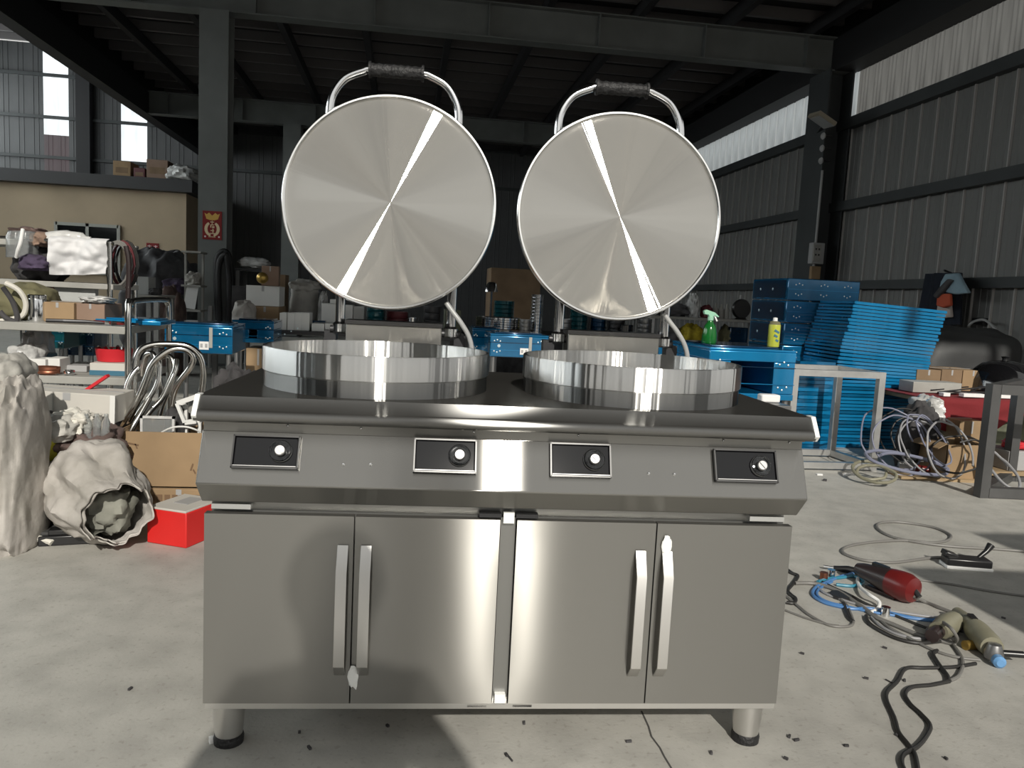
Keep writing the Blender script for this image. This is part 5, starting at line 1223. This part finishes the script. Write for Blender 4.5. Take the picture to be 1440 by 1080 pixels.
grinder('olive grey angle grinder with a blue cap at the end of the pile', (1345,872), (1398,932), 'tool_olive', 'tool_olive', .034, 'blue_cap')
c = FL(1330,893); o = thing('angle_grinder', 'dark grinder half buried under cables beside the olive one', 'power tool', (c.x,c.y,0), .6)
MB().tube([(-.07,0,.03),(0,0,.032),(.06,0,.03)], [.028,.034,.03], 16).build('motor_housing', 'tool_olive', o); MB().lathe([(0,0),(.03,0),(.03,.04),(0,.045)], 16, o=(.08,0,.0)).build('gear_head', 'dark_metal', o)
MB().tube([(-.07,0,.03),(-.12,0,.028)], .02, 12).build('grip', 'tool_dark', o)
tag(MB().tube([(0,0,.014),(.06,0,.014)], .014, 12).build('brass_fitting', 'brass'), 'brass hose fitting lying by the olive grinder', 'fitting', loc=FL(1356,914), rotz=.1)
o = thing('plug', 'black plug with metal pins at the head of the tool pile', 'plug', FL(1192,806).to_tuple(), -.5)
MB().tube([(-.05,0,.012),(.0,0,.014),(.05,0,.012)], [.008,.014,.012], 10).build('body', 'black_plastic', o); MB().tube([(-.05,0,.012),(-.085,0,.012)], .005, 8).build('pin', 'chrome', o)
for k, (px, py, m, lab) in enumerate(((1168,812,'chrome','small chrome collet in the tool pile'),(1158,816,'copper','small copper fitting in the tool pile'),(1182,840,'dark_metal','round dark cutting disc under the hoses'),(1245,866,'chrome','shiny spanner head in the cable knot'))):
    c = FL(px,py); tag(MB().lathe([(0,0),(.035 if k == 2 else .014,0),(.035 if k == 2 else .014,.012 if k == 2 else .03),(0,.012 if k == 2 else .03)], 16).build('tool_bit', m), lab, 'tool', loc=(c.x,c.y,0.0))
# foot switch
c = FL(1358,798); o = thing('foot_switch', 'black foot switch with a white base edge on the floor', 'switch', (c.x,c.y,0), -.25)
MB().box((0,0,.006), (.17,.075,.012)).build('base', 'label_white', o, bev=.002); MB().box((0,0,.026), (.165,.07,.03)).build('case', 'black_plastic', o, bev=.006)
MB().box((-.06,.01,.045), (.05,.05,.02), (0,.3,0)).build('pedal', 'black_plastic', o, bev=.004); MB().tube([(.05,.02,.035),(.085,.035,.06),(.105,.045,.085)], [.008,.010,.015], 10).build('lever', 'black_plastic', o)
# litter on the concrete
q = MB()
for px, py in ((421,1031),(435,1053),(884,1044),(737,1018),(1110,1037),(1120,1042),(1105,1068),(1244,912),(1128,920),(1272,958),(1338,868),(183,970),(1218,955),(712,1063),(1330,1068),(1262,1035),(1190,1050),(1411,870),(545,1022),(1000,1060)):
    c = FL(px,py); q.box((c.x,c.y,.003), (.010*rnd.uniform(.5,1.3),.005,.005), (0,0,rnd.uniform(0,3)))
for px, py in ((716,1066),(1252,960)):
    c = FL(px,py); q.box((c.x,c.y,.002), (.03,.003,.003), (0,0,1.9))
o = q.build('floor_litter', 'rag_dark'); o['kind'] = 'stuff'; o['label'] = 'tiny dark crumbs scattered on the concrete floor'; o['category'] = 'litter'
tag(MB().box((0,0,.006), (.022,.012,.012), (0,0,.4)).build('paper_scrap', 'label_white'), 'small white paper scrap beside the cabinet foot', 'scrap', loc=FL(302,1043))

# ------------------------------------------------------------------ behind the photographer: yard, added boundary wall, added sheet rack
nb_ = struct('wall_added_yard', MB().box((0,-26,1.2), (70,.3,2.4)), 'back_sheet', 'added unseen boundary wall that darkens the steel reflections', 'wall')  # added behind the camera for what the lids and doors reflect
for k in range(15): MB().box((-35+k*5,-25.8,1.3), (.4,.3,2.6)).build('pier', 'office_wall', nb_)
o = thing('shadow_rack', 'added unseen rack of metal sheets casting the right floor shadow', 'rack', (2.95,.42,0))  # added out of view; its sheets shade the floor on the right
MB().box((.30,0,.92), (1.0,.03,1.62), (0,0,0)).build('sheet', 'grey_metal', o); MB().box((-.62,.10,.70), (.62,.03,1.32), (0,.06,0)).build('sheet', 'grey_metal', o)
MB().box((.86,.05,1.0), (.06,.03,1.7)).build('sheet', 'grey_metal', o); 
for sx in (-.95,.95): MB().box((sx,0,.05), (.06,.5,.10)).build('foot_beam', 'dark_frame', o)
MB().box((0,0,.08), (1.95,.06,.06)).build('base_beam', 'dark_frame', o)

# the photographer, standing behind the camera; the sun throws the shadow onto the cabinet doors
def person(loc):
    root = thing('person', 'photographer in a dark jacket whose shadow falls across the cabinet', 'person', loc)
    V = {'pel':(0,0,.92),'wa':(0,.0,1.06),'ch':(0,-.01,1.28),'nk':(0,.01,1.43),'hb':(0,.03,1.50),'hd':(0,.04,1.58),'ht':(0,.03,1.66)}
    for n, s in (('l',-1),('r',1)):
        V.update({n+'sh':(s*.17,0,1.37),n+'el':(s*.27,.03,1.10),n+'wr':(s*.12,.27,1.00),n+'ha':(s*.085,.325,.985),
                  n+'hp':(s*.09,0,.88),n+'kn':(s*.11,.02,.49),n+'an':(s*.12,0,.09),n+'to':(s*.14,.14,.035)})
    E_ = [('pel','wa'),('wa','ch'),('ch','nk'),('nk','hb'),('hb','hd'),('hd','ht')]
    for n in 'lr': E_ += [('ch',n+'sh'),(n+'sh',n+'el'),(n+'el',n+'wr'),(n+'wr',n+'ha'),('pel',n+'hp'),(n+'hp',n+'kn'),(n+'kn',n+'an'),(n+'an',n+'to')]
    Rd = {'pel':.15,'wa':.145,'ch':.155,'nk':.058,'hb':.075,'hd':.095,'ht':.06}
    for n in 'lr': Rd.update({n+'sh':.075,n+'el':.05,n+'wr':.032,n+'ha':.034,n+'hp':.095,n+'kn':.065,n+'an':.048,n+'to':.04})
    keys = list(V); me = bpy.data.meshes.new('body'); me.from_pydata([V[k] for k in keys], [(keys.index(a),keys.index(b)) for a, b in E_], [])
    o = bpy.data.objects.new('body', me); COL.objects.link(o); o.parent = root
    sk = o.modifiers.new('skin', 'SKIN'); sk.use_smooth_shade = True
    for i, k in enumerate(keys): me.skin_vertices[0].data[i].radius = (Rd[k],Rd[k]*(.72 if k in ('pel','wa','ch') else 1))
    me.skin_vertices[0].data[0].use_root = True
    o.modifiers.new('sub', 'SUBSURF').levels = 2; o.modifiers['sub'].render_levels = 2
    me.materials.append(M['jacket'])
    hair = MB().sphere((0,.02,1.615), (.098,.108,.10), 18, 12).build('hair', 'hair', root)
    face = MB().sphere((0,.075,1.57), (.075,.07,.105), 18, 12); face.sphere((0,.148,1.56), (.014,.018,.022), 8, 6)
    face = face.build('face', 'skin', root)
    for s in (-1,1):
        MB().sphere((s*.03,.138,1.585), .010, 8, 6).build('eye', 'black_plastic', root)
        for f in range(4):
            y = .33-.004*f; z = 1.0-.018*f
            MB().tube([(s*.088,y-.02,z),(s*.084,y+.012,z+.002),(s*.070,y+.018,z+.001)], .008, 8, smooth=2).build('finger', 'skin', root)
        MB().tube([(s*.085,.318,.985),(s*.07,.300,.995),(s*.05,.302,.998)], .009, 8, smooth=2).build('thumb', 'skin', root)
    ph = MB().box((0,0,0), (.155,.009,.075)).build('mobile_phone', 'black_plastic', bev=.003)
    tag(ph, 'black mobile phone held up by the photographer', 'phone', loc=(loc[0],loc[1]+.325,.985))
person((.0,-.42,0))
